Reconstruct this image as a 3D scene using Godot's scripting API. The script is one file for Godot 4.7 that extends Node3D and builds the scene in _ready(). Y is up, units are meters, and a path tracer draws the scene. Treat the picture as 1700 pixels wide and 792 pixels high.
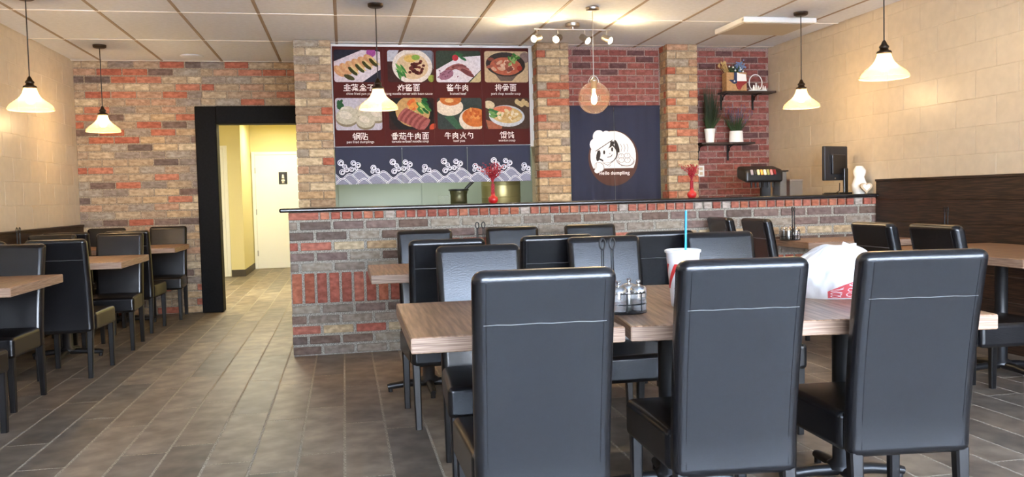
extends Node3D

# ---------------------------------------------------------------- mesh builder
class MB:
	var v := PackedVector3Array()
	var n := PackedVector3Array()
	var u := PackedVector2Array()
	var i := PackedInt32Array()

	func tri(a: Vector3, b: Vector3, c: Vector3, out: Vector3) -> void:
		# flat triangle, turned so that its front looks along out
		var nn := (b - a).cross(c - a)
		if nn.length() < 1e-12:
			return
		nn = nn.normalized()
		var k := v.size()
		if nn.dot(out) > 0.0:
			v.append_array([a, c, b])
		else:
			nn = -nn
			v.append_array([a, b, c])
		n.append_array([nn, nn, nn])
		u.append_array([Vector2.ZERO, Vector2.ZERO, Vector2.ZERO])
		i.append_array([k, k + 1, k + 2])

	func quad(a: Vector3, b: Vector3, c: Vector3, d: Vector3, out: Vector3) -> void:
		tri(a, b, c, out)
		tri(a, c, d, out)

	func uvquad(a: Vector3, b: Vector3, c: Vector3, d: Vector3, r: Rect2) -> void:
		# a top left, b top right, c bottom right, d bottom left as seen from the front
		var nn := (d - a).cross(b - a).normalized()
		var k := v.size()
		v.append_array([a, b, c, d])
		n.append_array([nn, nn, nn, nn])
		u.append_array([r.position, r.position + Vector2(r.size.x, 0), r.end, r.position + Vector2(0, r.size.y)])
		i.append_array([k, k + 1, k + 2, k, k + 2, k + 3])

	func grid(P: Array, N: Array, U: Array, w: int, h: int, wrap := false) -> void:
		# smooth sheet of w x h points, front set by its normals
		var k := v.size()
		for q in w * h:
			v.append(P[q])
			n.append(N[q])
			u.append(U[q] if U.size() else Vector2.ZERO)
		for y in h - 1:
			for x in (w if wrap else w - 1):
				var x2 := (x + 1) % w
				var a := k + y * w + x
				var b := k + y * w + x2
				var c := k + (y + 1) * w + x2
				var d := k + (y + 1) * w + x
				var nn := (v[b] - v[a]).cross(v[c] - v[a]) + (v[c] - v[a]).cross(v[d] - v[a])
				if nn.dot(n[a] + n[b] + n[c] + n[d]) > 0.0:
					i.append_array([a, c, b, a, d, c])
				else:
					i.append_array([a, b, c, a, c, d])

	func cbox(T: Transform3D, s: Vector3, c: float) -> void:
		# box with chamfered edges, centred
		var h := s * 0.5
		var B := T.basis
		for ax in 3:
			var a1 := (ax + 1) % 3
			var a2 := (ax + 2) % 3
			for sg in [-1.0, 1.0]:
				var q: Array = []
				for t in [[-1, -1], [1, -1], [1, 1], [-1, 1]]:
					var p := Vector3.ZERO
					p[ax] = sg * h[ax]
					p[a1] = t[0] * (h[a1] - c)
					p[a2] = t[1] * (h[a2] - c)
					q.append(T * p)
				var o := Vector3.ZERO
				o[ax] = sg
				quad(q[0], q[1], q[2], q[3], B * o)
		if c <= 0.0:
			return
		for ax in 3:
			var a1 := (ax + 1) % 3
			var a2 := (ax + 2) % 3
			for s1 in [-1.0, 1.0]:
				for s2 in [-1.0, 1.0]:
					var p := Vector3.ZERO
					p[ax] = -(h[ax] - c)
					p[a1] = s1 * h[a1]
					p[a2] = s2 * (h[a2] - c)
					var q := Vector3.ZERO
					q[ax] = -(h[ax] - c)
					q[a1] = s1 * (h[a1] - c)
					q[a2] = s2 * h[a2]
					var p2 := p
					p2[ax] = -p[ax]
					var q2 := q
					q2[ax] = -q[ax]
					var o := Vector3.ZERO
					o[a1] = s1
					o[a2] = s2
					quad(T * p, T * p2, T * q2, T * q, B * o)
		for sx in [-1.0, 1.0]:
			for sy in [-1.0, 1.0]:
				for sz in [-1.0, 1.0]:
					tri(T * Vector3(sx * h.x, sy * (h.y - c), sz * (h.z - c)), T * Vector3(sx * (h.x - c), sy * h.y, sz * (h.z - c)), T * Vector3(sx * (h.x - c), sy * (h.y - c), sz * h.z), B * Vector3(sx, sy, sz))

	func rbox(T: Transform3D, s: Vector3, r: float, seg: int, bend: Callable) -> void:
		# softly rounded box; bend moves each point
		var h := s * 0.5
		for ax in 3:
			var a1 := (ax + 1) % 3
			var a2 := (ax + 2) % 3
			var t1 := _steps(h[a1], r, seg)
			var t2 := _steps(h[a2], r, seg)
			for sg in [-1.0, 1.0]:
				var P: Array = []
				var N: Array = []
				for y in t2:
					for x in t1:
						var p := Vector3.ZERO
						p[ax] = sg * h[ax]
						p[a1] = x
						p[a2] = y
						var core := p.clamp(-h + Vector3.ONE * r, h - Vector3.ONE * r)
						var nn := (p - core).normalized()
						var q := core + nn * r
						if bend.is_valid():
							var e := 0.002
							var q0: Vector3 = bend.call(q)
							var t := nn.cross(Vector3.UP if absf(nn.y) < 0.9 else Vector3.RIGHT).normalized()
							var b := nn.cross(t)
							var qa: Vector3 = bend.call(q + t * e)
							var qb: Vector3 = bend.call(q + b * e)
							var m := (qa - q0).cross(qb - q0).normalized()
							if m.dot(nn) < 0.0:
								m = -m
							q = q0
							nn = m
						P.append(T * q)
						N.append((T.basis * nn).normalized())
				grid(P, N, [], t1.size(), t2.size())

	func _steps(h: float, r: float, seg: int) -> Array:
		var o: Array = []
		for k in seg + 1:
			o.append(-h + r * (1.0 - cos(PI / 2 * k / seg)) if k < seg else -h + r)
		for k in range(1, 6):
			o.append(lerpf(-h + r, h - r, k / 6.0))
		for k in seg + 1:
			o.append(h - r if k == 0 else h - r * (1.0 - sin(PI / 2 * k / seg)))
		return o

	func lathe(T: Transform3D, prof: Array, seg: int, smooth := true) -> void:
		# prof: Vector2(radius, height) from one end to the other; the surface looks to the right of the way it runs when going up
		var m := prof.size()
		for k in m - 1:
			var a: Vector2 = prof[k]
			var b: Vector2 = prof[k + 1]
			var d := b - a
			if d.length() < 1e-6:
				continue
			var na := Vector2(d.y, -d.x).normalized()
			var n0 := na
			var n1 := na
			if smooth:
				if k > 0:
					var d0: Vector2 = a - prof[k - 1]
					var w := Vector2(d0.y, -d0.x).normalized()
					if w.dot(na) > 0.5:
						n0 = (w + na).normalized()
				if k < m - 2:
					var d1: Vector2 = prof[k + 2] - b
					var w := Vector2(d1.y, -d1.x).normalized()
					if w.dot(na) > 0.5:
						n1 = (w + na).normalized()
			var P: Array = []
			var N: Array = []
			for row in [[a, n0], [b, n1]]:
				for s in seg:
					var t := TAU * s / seg
					P.append(T * Vector3(row[0].x * cos(t), row[0].y, row[0].x * sin(t)))
					N.append((T.basis * Vector3(row[1].x * cos(t), row[1].y, row[1].x * sin(t))).normalized())
			grid(P, N, [], seg, 2, true)

	func tube(pts: Array, r0: float, r1: float, seg := 8) -> void:
		var P: Array = []
		var N: Array = []
		var side := Vector3.ZERO
		var m := pts.size()
		for k in m:
			var d: Vector3 = (pts[mini(k + 1, m - 1)] - pts[maxi(k - 1, 0)]).normalized()
			if side == Vector3.ZERO:
				side = d.cross(Vector3.UP if absf(d.y) < 0.9 else Vector3.RIGHT).normalized()
			side = (side - d * side.dot(d)).normalized()
			var up := side.cross(d)
			var r := lerpf(r0, r1, float(k) / maxf(m - 1, 1))
			for s in seg:
				var t := TAU * s / seg
				var o := side * cos(t) + up * sin(t)
				P.append(pts[k] + o * r)
				N.append(o)
		grid(P, N, [], seg, m, true)
		for e in 2:
			var c: Vector3 = pts[0] if e == 0 else pts[m - 1]
			var o: Vector3 = (pts[0] - pts[1]) if e == 0 else (pts[m - 1] - pts[m - 2])
			var k := 0 if e == 0 else (m - 1) * seg
			for s in seg:
				tri(c, P[k + s], P[k + (s + 1) % seg], o)

	func ball(c: Vector3, r: Vector3, seg := 12) -> void:
		var rows := seg / 2
		var P: Array = []
		var N: Array = []
		for y in rows + 1:
			var f := PI * y / rows
			for s in seg:
				var t := TAU * s / seg
				var o := Vector3(sin(f) * cos(t), cos(f), sin(f) * sin(t))
				P.append(c + o * r)
				N.append((o / r).normalized())
		grid(P, N, [], seg, rows + 1, true)

	func plate(poly: PackedVector2Array, T: Transform3D, d: float) -> void:
		# outline in the xy plane, extruded along z from 0 to d
		var idx := Geometry2D.triangulate_polygon(poly)
		for k in range(0, idx.size(), 3):
			var a := poly[idx[k]]
			var b := poly[idx[k + 1]]
			var c := poly[idx[k + 2]]
			tri(T * Vector3(a.x, a.y, d), T * Vector3(b.x, b.y, d), T * Vector3(c.x, c.y, d), T.basis.z)
			tri(T * Vector3(a.x, a.y, 0), T * Vector3(b.x, b.y, 0), T * Vector3(c.x, c.y, 0), -T.basis.z)
		var sg := -1.0 if Geometry2D.is_polygon_clockwise(poly) else 1.0
		for k in poly.size():
			var a := poly[k]
			var b := poly[(k + 1) % poly.size()]
			var o := Vector3(b.y - a.y, a.x - b.x, 0) * sg
			quad(T * Vector3(a.x, a.y, 0), T * Vector3(b.x, b.y, 0), T * Vector3(b.x, b.y, d), T * Vector3(a.x, a.y, d), T.basis * o)

	func mesh() -> ArrayMesh:
		var a := []
		a.resize(Mesh.ARRAY_MAX)
		a[Mesh.ARRAY_VERTEX] = v
		a[Mesh.ARRAY_NORMAL] = n
		a[Mesh.ARRAY_TEX_UV] = u
		a[Mesh.ARRAY_INDEX] = i
		var m := ArrayMesh.new()
		m.add_surface_from_arrays(Mesh.PRIMITIVE_TRIANGLES, a)
		return m

# ---------------------------------------------------------------- naming helpers
var taken := {}
var M := {}
var NOB: Callable
var rng := RandomNumberGenerator.new()

func at(x: float, y: float, z: float) -> Transform3D:
	return Transform3D(Basis(), Vector3(x, y, z))

func numbered(called: String) -> String:
	taken[called] = taken.get(called, -1) + 1
	return called if taken[called] == 0 else "%s_%03d" % [called, taken[called]]

func thing(called: String, label: String, category: String, where := Vector3.ZERO, turn := 0.0, group := "") -> Node3D:
	var o := Node3D.new()
	o.name = numbered(called)
	add_child(o, true)
	o.position = where
	o.rotation.y = turn
	tag(o, label, category, group)
	return o

func tag(o: Node, label: String, category: String, group := "") -> void:
	o.set_meta("label", label)
	if category:
		o.set_meta("category", category)
	if group:
		o.set_meta("group", group)

func part(called: String, m: Variant, mat: Material, parent: Node, t := Transform3D()) -> MeshInstance3D:
	var o := MeshInstance3D.new()
	o.name = called
	o.mesh = m.mesh() if m is MB else m
	o.material_override = mat
	o.transform = t
	o.cast_shadow = GeometryInstance3D.SHADOW_CASTING_SETTING_ON
	parent.add_child(o, true)
	return o

func struct(called: String, m: Variant, mat: Material, t := Transform3D()) -> MeshInstance3D:
	var o := part(numbered(called), m, mat, self, t)
	o.set_meta("kind", "structure")
	return o

func copy(src: Node3D, label: String, where: Vector3, turn: float, group := "") -> Node3D:
	var o: Node3D = src.duplicate()
	o.name = numbered(String(src.name).rstrip("0123456789").trim_suffix("_"))
	add_child(o, true)
	o.position = where
	o.rotation.y = turn
	o.set_meta("label", label)
	if group:
		o.set_meta("group", group)
	return o

func boxm(x: float, y: float, z: float, c := 0.0) -> ArrayMesh:
	var b := MB.new()
	b.cbox(Transform3D(), Vector3(x, y, z), c)
	return b.mesh()

var unit := {}
func unit_box(s: Vector3, c: float) -> ArrayMesh:
	var k := "%.4f %.4f %.4f" % [s.x, s.y, s.z]
	if not unit.has(k):
		unit[k] = boxm(s.x, s.y, s.z, c)
	return unit[k]

# ---------------------------------------------------------------- materials
func noise_image(w: int, h: int, sx: float, sy: float, oct: int, seed_: int, lo: Color, hi: Color, gain := 1.0) -> ImageTexture:
	var f := FastNoiseLite.new()
	f.seed = seed_
	f.noise_type = FastNoiseLite.TYPE_SIMPLEX
	f.fractal_octaves = oct
	f.frequency = 1.0
	var im := Image.create(w, h, false, Image.FORMAT_RGB8)
	for y in h:
		for x in w:
			# blend across the borders so that the picture repeats
			var bx := clampf((x - w * 0.85) / (w * 0.15), 0, 1)
			var by := clampf((y - h * 0.85) / (h * 0.15), 0, 1)
			var q := f.get_noise_2d(x * sx, y * sy)
			if bx > 0:
				q = lerpf(q, f.get_noise_2d((x - w) * sx, y * sy), bx)
			if by > 0:
				q = lerpf(q, f.get_noise_2d(x * sx, (y - h) * sy), by)
			im.set_pixel(x, y, lo.lerp(hi, clampf(0.5 + 0.5 * q * gain, 0, 1)))
	im.generate_mipmaps()
	return ImageTexture.create_from_image(im)

func mat(col: Color, rough := 0.6, metal := 0.0, spec := 0.5) -> StandardMaterial3D:
	var m := StandardMaterial3D.new()
	m.albedo_color = col
	m.roughness = rough
	m.metallic = metal
	m.metallic_specular = spec
	return m

func rgb(r: int, g: int, b: int) -> Color:
	return Color8(r, g, b)

func tri_tex(m: StandardMaterial3D, t: Texture2D, scale: float, world := true) -> StandardMaterial3D:
	m.albedo_texture = t
	m.uv1_triplanar = true
	m.uv1_world_triplanar = world
	m.uv1_scale = Vector3.ONE * scale
	return m

func relief(m: StandardMaterial3D, t: Texture2D, cm: float) -> StandardMaterial3D:
	m.heightmap_enabled = true
	m.heightmap_texture = t
	m.heightmap_scale = cm
	return m

func make_materials() -> void:
	var fine := noise_image(256, 256, 0.035, 0.035, 4, 3, Color(0.62, 0.62, 0.62), Color(1, 1, 1), 1.3)
	var soft := noise_image(256, 256, 0.018, 0.018, 3, 8, Color(0.86, 0.86, 0.86), Color(1, 1, 1), 1.2)
	var cloudy := noise_image(256, 256, 0.014, 0.014, 4, 21, Color(0.74, 0.74, 0.75), Color(1, 1, 1), 1.3)
	var grain := noise_image(256, 512, 0.055, 0.0035, 4, 5, Color(0.70, 0.66, 0.62), Color(1, 1, 1), 1.5)
	var grain_end := noise_image(256, 256, 0.006, 0.11, 3, 6, Color(0.70, 0.66, 0.64), Color(1, 1, 1), 1.5)
	var skin := noise_image(256, 256, 0.05, 0.09, 4, 12, Color(0.35, 0.35, 0.35), Color(1, 1, 1), 1.2)
	var mottle := noise_image(256, 256, 0.016, 0.024, 4, 71, Color(0.78, 0.76, 0.74), Color(1, 1, 1), 1.5)
	var faint := noise_image(256, 256, 0.03, 0.03, 3, 44, Color(0.95, 0.95, 0.95), Color(1, 1, 1), 1.0)
	# leather: dark charcoal leatherette with a soft shine
	var le := mat(rgb(22, 21, 23), 0.27, 0.0, 0.55)
	tri_tex(le, soft, 5.0, false)
	relief(le, skin, 0.025)
	M.leather = le
	M.thread = mat(rgb(120, 118, 116), 0.6)
	M.leg = mat(rgb(20, 18, 18), 0.32)
	M.black = mat(rgb(22, 21, 22), 0.38)
	M.iron = mat(rgb(24, 24, 26), 0.42, 0.3)
	M.chrome = mat(rgb(205, 205, 205), 0.18, 1.0)
	M.nickel = mat(rgb(190, 184, 176), 0.3, 1.0)
	M.steel = mat(rgb(172, 170, 165), 0.32, 1.0)
	M.bronze = mat(rgb(62, 50, 40), 0.4, 0.8)
	# table wood
	var tw := mat(rgb(174, 138, 109), 0.34, 0.0, 0.5)
	tw.albedo_texture = grain
	tw.uv1_triplanar = true
	tw.uv1_world_triplanar = false
	tw.uv1_scale = Vector3(3.0, 3.0, 1.2)
	M.table_top = tw
	var te := mat(rgb(176, 146, 122), 0.5)
	te.albedo_texture = grain_end
	te.uv1_triplanar = true
	te.uv1_scale = Vector3(2.0, 6.0, 2.0)
	M.table_edge = te
	var dw := mat(rgb(66, 45, 33), 0.42)
	dw.albedo_texture = noise_image(256, 256, 0.008, 0.1, 4, 15, Color(0.3, 0.27, 0.26), Color(1.0, 1.0, 1.0), 1.7)
	dw.uv1_triplanar = true
	dw.uv1_world_triplanar = true
	dw.uv1_scale = Vector3(1.4, 3.0, 1.4)
	M.dark_wood = dw
	M.door_black = tri_tex(mat(rgb(16, 14, 14), 0.6, 0.0, 0.25), fine, 3.0)
	# walls
	M.mortar = tri_tex(mat(rgb(184, 166, 142), 0.95), fine, 7.0)
	M.mortar_grey = tri_tex(mat(rgb(192, 184, 170), 0.95), fine, 7.0)
	M.mortar_red = tri_tex(mat(rgb(182, 152, 142), 0.95), fine, 7.0)
	var paint := tri_tex(mat(rgb(204, 190, 167), 0.36, 0.0, 0.5), faint, 1.0)
	M.paint = relief(paint, fine, 0.04)
	M.white_wall = mat(rgb(228, 226, 220), 0.8)
	M.hall = mat(rgb(232, 220, 166), 0.75)
	M.hall_door = mat(rgb(246, 246, 240), 0.5)
	M.base_dark = mat(rgb(70, 62, 52), 0.6)
	M.ceiling_tile = tri_tex(mat(rgb(214, 218, 224), 0.95), faint, 2.0)
	M.grid_bar = mat(rgb(150, 134, 118), 0.7)
	M.grout = tri_tex(mat(rgb(206, 194, 174), 0.9), fine, 8.0)
	var tints := [rgb(156, 140, 122), rgb(142, 127, 111), rgb(130, 118, 104), rgb(164, 148, 128), rgb(149, 132, 114), rgb(137, 126, 113)]
	M.tiles = []
	for c in tints:
		var m := tri_tex(mat(c, 0.45, 0.0, 0.4), cloudy, 1.2)
		M.tiles.append(m)
	# bricks
	var bt := {
		"red": [rgb(192, 116, 88), rgb(180, 104, 80), rgb(198, 128, 100)],
		"tan": [rgb(186, 162, 132), rgb(194, 172, 142), rgb(178, 154, 128), rgb(198, 168, 130), rgb(190, 152, 124)],
		"grey": [rgb(162, 148, 134), rgb(150, 136, 124), rgb(172, 160, 144)],
		"brown": [rgb(126, 104, 92), rgb(114, 98, 90), rgb(138, 114, 100)],
		"mauve": [rgb(142, 120, 112), rgb(132, 112, 106)],
		"wine": [rgb(152, 88, 80), rgb(160, 96, 86), rgb(144, 82, 76), rgb(158, 104, 98)],
		"plum": [rgb(108, 74, 74)],
		"cherry": [rgb(184, 104, 86), rgb(192, 118, 98), rgb(172, 98, 82)],
		"pale": [rgb(204, 190, 178)],
		"gold": [rgb(206, 180, 142), rgb(212, 192, 158)],
	}
	M.bricks = {}
	for k in bt:
		M.bricks[k] = []
		for c in bt[k]:
			var m := tri_tex(mat(c, 0.9), mottle, 3.0)
			M.bricks[k].append(relief(m, mottle, 0.12))
	var g := mat(rgb(40, 38, 40), 0.2, 0.0, 0.5)
	M.granite = tri_tex(g, noise_image(256, 256, 0.12, 0.12, 3, 33, Color(0.4, 0.38, 0.38), Color(1, 0.96, 0.95), 1.8), 4.0)
	M.green_panel = mat(rgb(142, 150, 138), 0.4)
	M.brass = mat(rgb(150, 140, 96), 0.35, 0.6)
	M.dark_brass = mat(rgb(90, 88, 66), 0.4, 0.8)
	M.red_gloss = mat(rgb(190, 20, 24), 0.12)
	M.red_gloss.clearcoat_enabled = true
	M.tinsel = mat(rgb(170, 26, 44), 0.3, 0.2)
	M.white_gloss = mat(rgb(238, 236, 230), 0.25)
	M.white_matte = mat(rgb(240, 238, 232), 0.7)
	M.cream = mat(rgb(206, 182, 148), 0.5)
	M.leaf = mat(rgb(34, 50, 30), 0.6)
	M.leaf.backlight_enabled = true
	M.leaf.backlight = Color(0.1, 0.14, 0.05)
	M.leaf2 = mat(rgb(52, 76, 40), 0.6)
	M.lavender = mat(rgb(96, 80, 110), 0.7)
	M.blue_flower = mat(rgb(120, 140, 178), 0.7)
	M.wheat = mat(rgb(200, 168, 110), 0.8)
	M.soil = mat(rgb(60, 46, 36), 0.9)
	M.kraft = tri_tex(mat(rgb(196, 152, 104), 0.8), soft, 6.0)
	M.flag_blue = mat(rgb(38, 54, 92), 0.7)
	M.flag_red = mat(rgb(140, 40, 38), 0.7)
	M.navy = mat(rgb(44, 47, 66), 0.85)
	# shade glass: thin, ribbed, lightly frosted and warm
	var sg := mat(Color(1.0, 0.93, 0.80, 0.2), 0.12, 0.0, 0.6)
	sg.transparency = BaseMaterial3D.TRANSPARENCY_ALPHA
	sg.emission_enabled = true
	sg.emission = Color(1.0, 0.78, 0.45)
	sg.emission_energy_multiplier = 0.08
	M.shade = sg
	var bl := mat(Color(1, 1, 1), 0.3)
	bl.emission_enabled = true
	bl.emission = Color(1.0, 0.86, 0.62)
	bl.emission_energy_multiplier = 9.0
	M.bulb = bl
	var wb: StandardMaterial3D = bl.duplicate()
	wb.emission = Color(1.0, 0.93, 0.8)
	wb.emission_energy_multiplier = 9.0
	M.spot_glow = wb
	var gl := mat(Color(0.5, 0.42, 0.36, 0.07), 0.03, 0.0, 0.7)
	gl.transparency = BaseMaterial3D.TRANSPARENCY_ALPHA
	M.globe = gl
	var jar := mat(Color(0.95, 0.97, 0.97, 0.2), 0.04, 0.0, 0.8)
	jar.transparency = BaseMaterial3D.TRANSPARENCY_ALPHA
	M.jar = jar
	var tb := mat(Color(0.7, 0.72, 0.68, 0.14), 0.5, 0.0, 0.05)
	tb.transparency = BaseMaterial3D.TRANSPARENCY_ALPHA
	M.tub = tb
	var pane := mat(Color(0.95, 0.98, 1.0, 0.06), 0.02)
	pane.transparency = BaseMaterial3D.TRANSPARENCY_ALPHA
	M.pane = pane
	M.pavement = tri_tex(mat(rgb(186, 188, 190), 0.9), soft, 0.5)
	M.alu = mat(rgb(150, 150, 152), 0.4, 0.7)
	M.letter = mat(rgb(246, 236, 230), 0.7)
	M.screen = mat(rgb(26, 30, 36), 0.4)
	M.sauce = mat(rgb(70, 40, 24), 0.3)
	M.light_panel = mat(rgb(165, 156, 142), 0.5)
	M.straw = mat(rgb(20, 160, 220), 0.35)
	M.cup_white = mat(rgb(244, 242, 240), 0.5)
	M.cup_red = mat(rgb(206, 48, 46), 0.5)
	M.cup_blue = mat(rgb(60, 90, 170), 0.5)
	M.bag_white = mat(rgb(250, 248, 246), 0.45)
	M.bag_white.backlight_enabled = true
	M.bag_white.backlight = Color(0.5, 0.5, 0.5)
	M.bag_red = mat(rgb(226, 104, 108), 0.45)

# ---------------------------------------------------------------- drawing print on images
func ell(im: Image, cx: float, cy: float, rx: float, ry: float, rot: float, col: Color, clip := Rect2i()) -> void:
	var r := maxf(rx, ry)
	var b := Rect2i(int(cx - r), int(cy - r), int(2 * r) + 2, int(2 * r) + 2).intersection(Rect2i(0, 0, im.get_width(), im.get_height()))
	if clip.size.x > 0:
		b = b.intersection(clip)
	var c := cos(rot)
	var s := sin(rot)
	for y in range(b.position.y, b.end.y):
		for x in range(b.position.x, b.end.x):
			var dx := x - cx
			var dy := y - cy
			var p := (dx * c + dy * s) / rx
			var q := (dy * c - dx * s) / ry
			if p * p + q * q <= 1.0:
				im.set_pixel(x, y, col)

func seg(im: Image, a: Vector2, b: Vector2, w: float, col: Color, clip := Rect2i()) -> void:
	var box := Rect2(a, Vector2.ZERO).expand(b).grow(w + 1)
	var r := Rect2i(int(box.position.x), int(box.position.y), int(box.size.x) + 2, int(box.size.y) + 2).intersection(Rect2i(0, 0, im.get_width(), im.get_height()))
	if clip.size.x > 0:
		r = r.intersection(clip)
	for y in range(r.position.y, r.end.y):
		for x in range(r.position.x, r.end.x):
			var p := Vector2(x, y)
			if p.distance_to(Geometry2D.get_closest_point_to_segment(p, a, b)) <= w * 0.5:
				im.set_pixel(x, y, col)

func poly(im: Image, pts: Array, col: Color, clip := Rect2i()) -> void:
	var pk := PackedVector2Array(pts)
	var box := Rect2(pk[0], Vector2.ZERO)
	for p in pk:
		box = box.expand(p)
	var r := Rect2i(int(box.position.x), int(box.position.y), int(box.size.x) + 2, int(box.size.y) + 2).intersection(Rect2i(0, 0, im.get_width(), im.get_height()))
	if clip.size.x > 0:
		r = r.intersection(clip)
	for y in range(r.position.y, r.end.y):
		for x in range(r.position.x, r.end.x):
			if Geometry2D.is_point_in_polygon(Vector2(x, y), pk):
				im.set_pixel(x, y, col)

func tex(im: Image) -> ImageTexture:
	im.generate_mipmaps()
	return ImageTexture.create_from_image(im)

func menu_image() -> Image:
	# the eight food pictures of the board, 400 pixels to the metre
	var im := Image.create(800, 400, false, Image.FORMAT_RGB8)
	im.fill(rgb(92, 42, 39))
	var r := RandomNumberGenerator.new()
	r.seed = 11
	var grain := FastNoiseLite.new()
	grain.seed = 4
	grain.frequency = 0.03
	grain.fractal_octaves = 3
	for k in 8:
		var ox: float = [4, 216, 412, 612][k % 4]
		var oy := 12.0 if k < 4 else 206.0
		var w := 186.0
		var h := 130.0
		var cl := Rect2i(int(ox), int(oy), int(w), int(h))
		var P := func(x: float, y: float) -> Vector2: return Vector2(ox + x * w, oy + y * h)
		var E := func(x: float, y: float, rx: float, ry: float, rot: float, c: Color) -> void: ell(im, ox + x * w, oy + y * h, rx * w, ry * w, rot, c, cl)
		var bg: Color = [rgb(52, 54, 66), rgb(74, 52, 50), rgb(64, 78, 66), rgb(214, 190, 150), rgb(206, 204, 216), rgb(58, 44, 42), rgb(66, 76, 72), rgb(84, 68, 58)][k]
		im.fill_rect(cl, bg)
		if k == 0:
			poly(im, [P.call(0, 0.36), P.call(0.6, 0.0), P.call(1, 0.05), P.call(1, 0.6), P.call(0.6, 1), P.call(0, 1)], rgb(232, 222, 228), cl)
			E.call(0.8, 0.08, 0.1, 0.1, 0, rgb(178, 92, 170))
			for q in 6:
				var x := 0.12 + q * 0.13
				E.call(x, 0.66 - q * 0.07, 0.16, 0.09, 0.7, rgb(222, 168, 120))
				E.call(x + 0.02, 0.62 - q * 0.07, 0.12, 0.05, 0.7, rgb(232, 188, 138))
			for q in 4:
				var x := 0.34 + q * 0.15
				E.call(x + 0.06, 0.66 - q * 0.09, 0.13, 0.045, 0.75, rgb(70, 74, 42))
				E.call(x + 0.1, 0.62 - q * 0.09, 0.13, 0.022, 0.75, rgb(238, 214, 150))
			E.call(0.32, 0.85, 0.12, 0.05, 0.4, rgb(84, 84, 50))
		elif k == 1:
			poly(im, [P.call(0, 0), P.call(0.25, 0), P.call(0.15, 0.35), P.call(0, 0.35)], rgb(200, 206, 216), cl)
			poly(im, [P.call(0.72, 0), P.call(1, 0), P.call(1, 0.6)], rgb(140, 150, 164), cl)
			E.call(0.54, 0.5, 0.44, 0.38, 0.1, rgb(244, 236, 224))
			E.call(0.54, 0.5, 0.35, 0.28, 0.1, rgb(232, 206, 164))
			E.call(0.5, 0.26, 0.14, 0.08, 0, rgb(232, 196, 110))
			E.call(0.62, 0.22, 0.09, 0.06, 0, rgb(150, 190, 90))
			for q in 14:
				E.call(0.3 + r.randf_range(-0.07, 0.07), 0.65 + r.randf_range(-0.16, 0.16), 0.1, 0.02, r.randf_range(0.5, 1.3), [rgb(62, 130, 66), rgb(110, 170, 90)][q % 2])
			for q in 46:
				E.call(0.62 + r.randfn(0, 0.08), 0.55 + r.randfn(0, 0.1), 0.035, 0.028, 0, [rgb(92, 44, 40), rgb(112, 58, 50), rgb(76, 36, 34)][q % 3])
			E.call(0.96, 0.88, 0.08, 0.08, 0, rgb(160, 176, 80))
		elif k == 2:
			poly(im, [P.call(0, 0.6), P.call(0.5, 0.2), P.call(1, 0.15), P.call(1, 0.6), P.call(0.7, 1), P.call(0, 1)], rgb(242, 236, 240), cl)
			poly(im, [P.call(0.74, 1), P.call(1, 0.62), P.call(1, 1)], rgb(214, 200, 150), cl)
			for q in 9:
				E.call(0.5, 0.12, 0.12 * r.randf(), 0.03, r.randf() * 3, rgb(60, 110, 74))
			E.call(0.43, 0.22, 0.07, 0.07, 0, rgb(190, 60, 68))
			E.call(0.6, 0.24, 0.09, 0.03, 0.5, rgb(60, 120, 80))
			for q in 9:
				E.call(0.2 + q * 0.062, 0.72 - 0.22 * sin(q * 0.38), 0.17, 0.05, -1.0 + q * 0.19, [rgb(156, 96, 96), rgb(176, 118, 112), rgb(128, 74, 74)][q % 3])
			E.call(0.22, 0.76, 0.17, 0.1, -0.4, rgb(170, 122, 140))
			for q in 18:
				E.call(0.22 + r.randfn(0, 0.08), 0.76 + r.randfn(0, 0.06), 0.02, 0.012, r.randf() * 3, rgb(132, 86, 104))
		elif k == 3:
			E.call(0.92, 0.2, 0.12, 0.12, 0, rgb(150, 128, 118))
			poly(im, [P.call(0.1, 0.5), P.call(0.9, 0.5), P.call(0.62, 0.95), P.call(0.36, 0.95)], rgb(116, 102, 92), cl)
			E.call(0.48, 0.42, 0.45, 0.27, 0.06, rgb(66, 60, 58))
			E.call(0.48, 0.48, 0.36, 0.2, 0.06, rgb(196, 110, 82))
			for q in 26:
				E.call(0.42 + r.randfn(0, 0.12), 0.48 + r.randfn(0, 0.09), 0.08, 0.035, r.randf() * 3, [rgb(222, 176, 146), rgb(170, 102, 84), rgb(232, 196, 166), rgb(140, 82, 70)][q % 4])
			for q in 16:
				E.call(0.66 + r.randfn(0, 0.07), 0.24 + r.randfn(0, 0.06), 0.05, 0.03, r.randf() * 3, [rgb(70, 130, 62), rgb(150, 190, 110)][q % 2])
			E.call(0.8, 0.54, 0.06, 0.06, 0, rgb(168, 64, 50))
		elif k == 4:
			for q in 8:
				E.call(0.08 + r.randfn(0, 0.04), 0.2 + r.randfn(0, 0.08), 0.06, 0.03, r.randf() * 3, rgb(54, 100, 66))
			for q in [[0.25, 0.42, 0.17], [0.6, 0.4, 0.2], [0.9, 0.55, 0.17], [0.24, 0.58, 0.24], [0.64, 0.72, 0.2]]:
				E.call(q[0], q[1] + 0.06, q[2], q[2] * 0.74, 0, rgb(150, 142, 118))
				E.call(q[0], q[1], q[2], q[2] * 0.7, 0, rgb(212, 208, 184))
				E.call(q[0] - 0.03, q[1] - 0.06, q[2] * 0.6, q[2] * 0.35, 0.3, rgb(234, 228, 208))
		elif k == 5:
			E.call(0.5, 0.45, 0.48, 0.46, 0, rgb(44, 44, 46))
			E.call(0.52, 0.42, 0.38, 0.34, 0.2, rgb(206, 168, 112))
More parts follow.
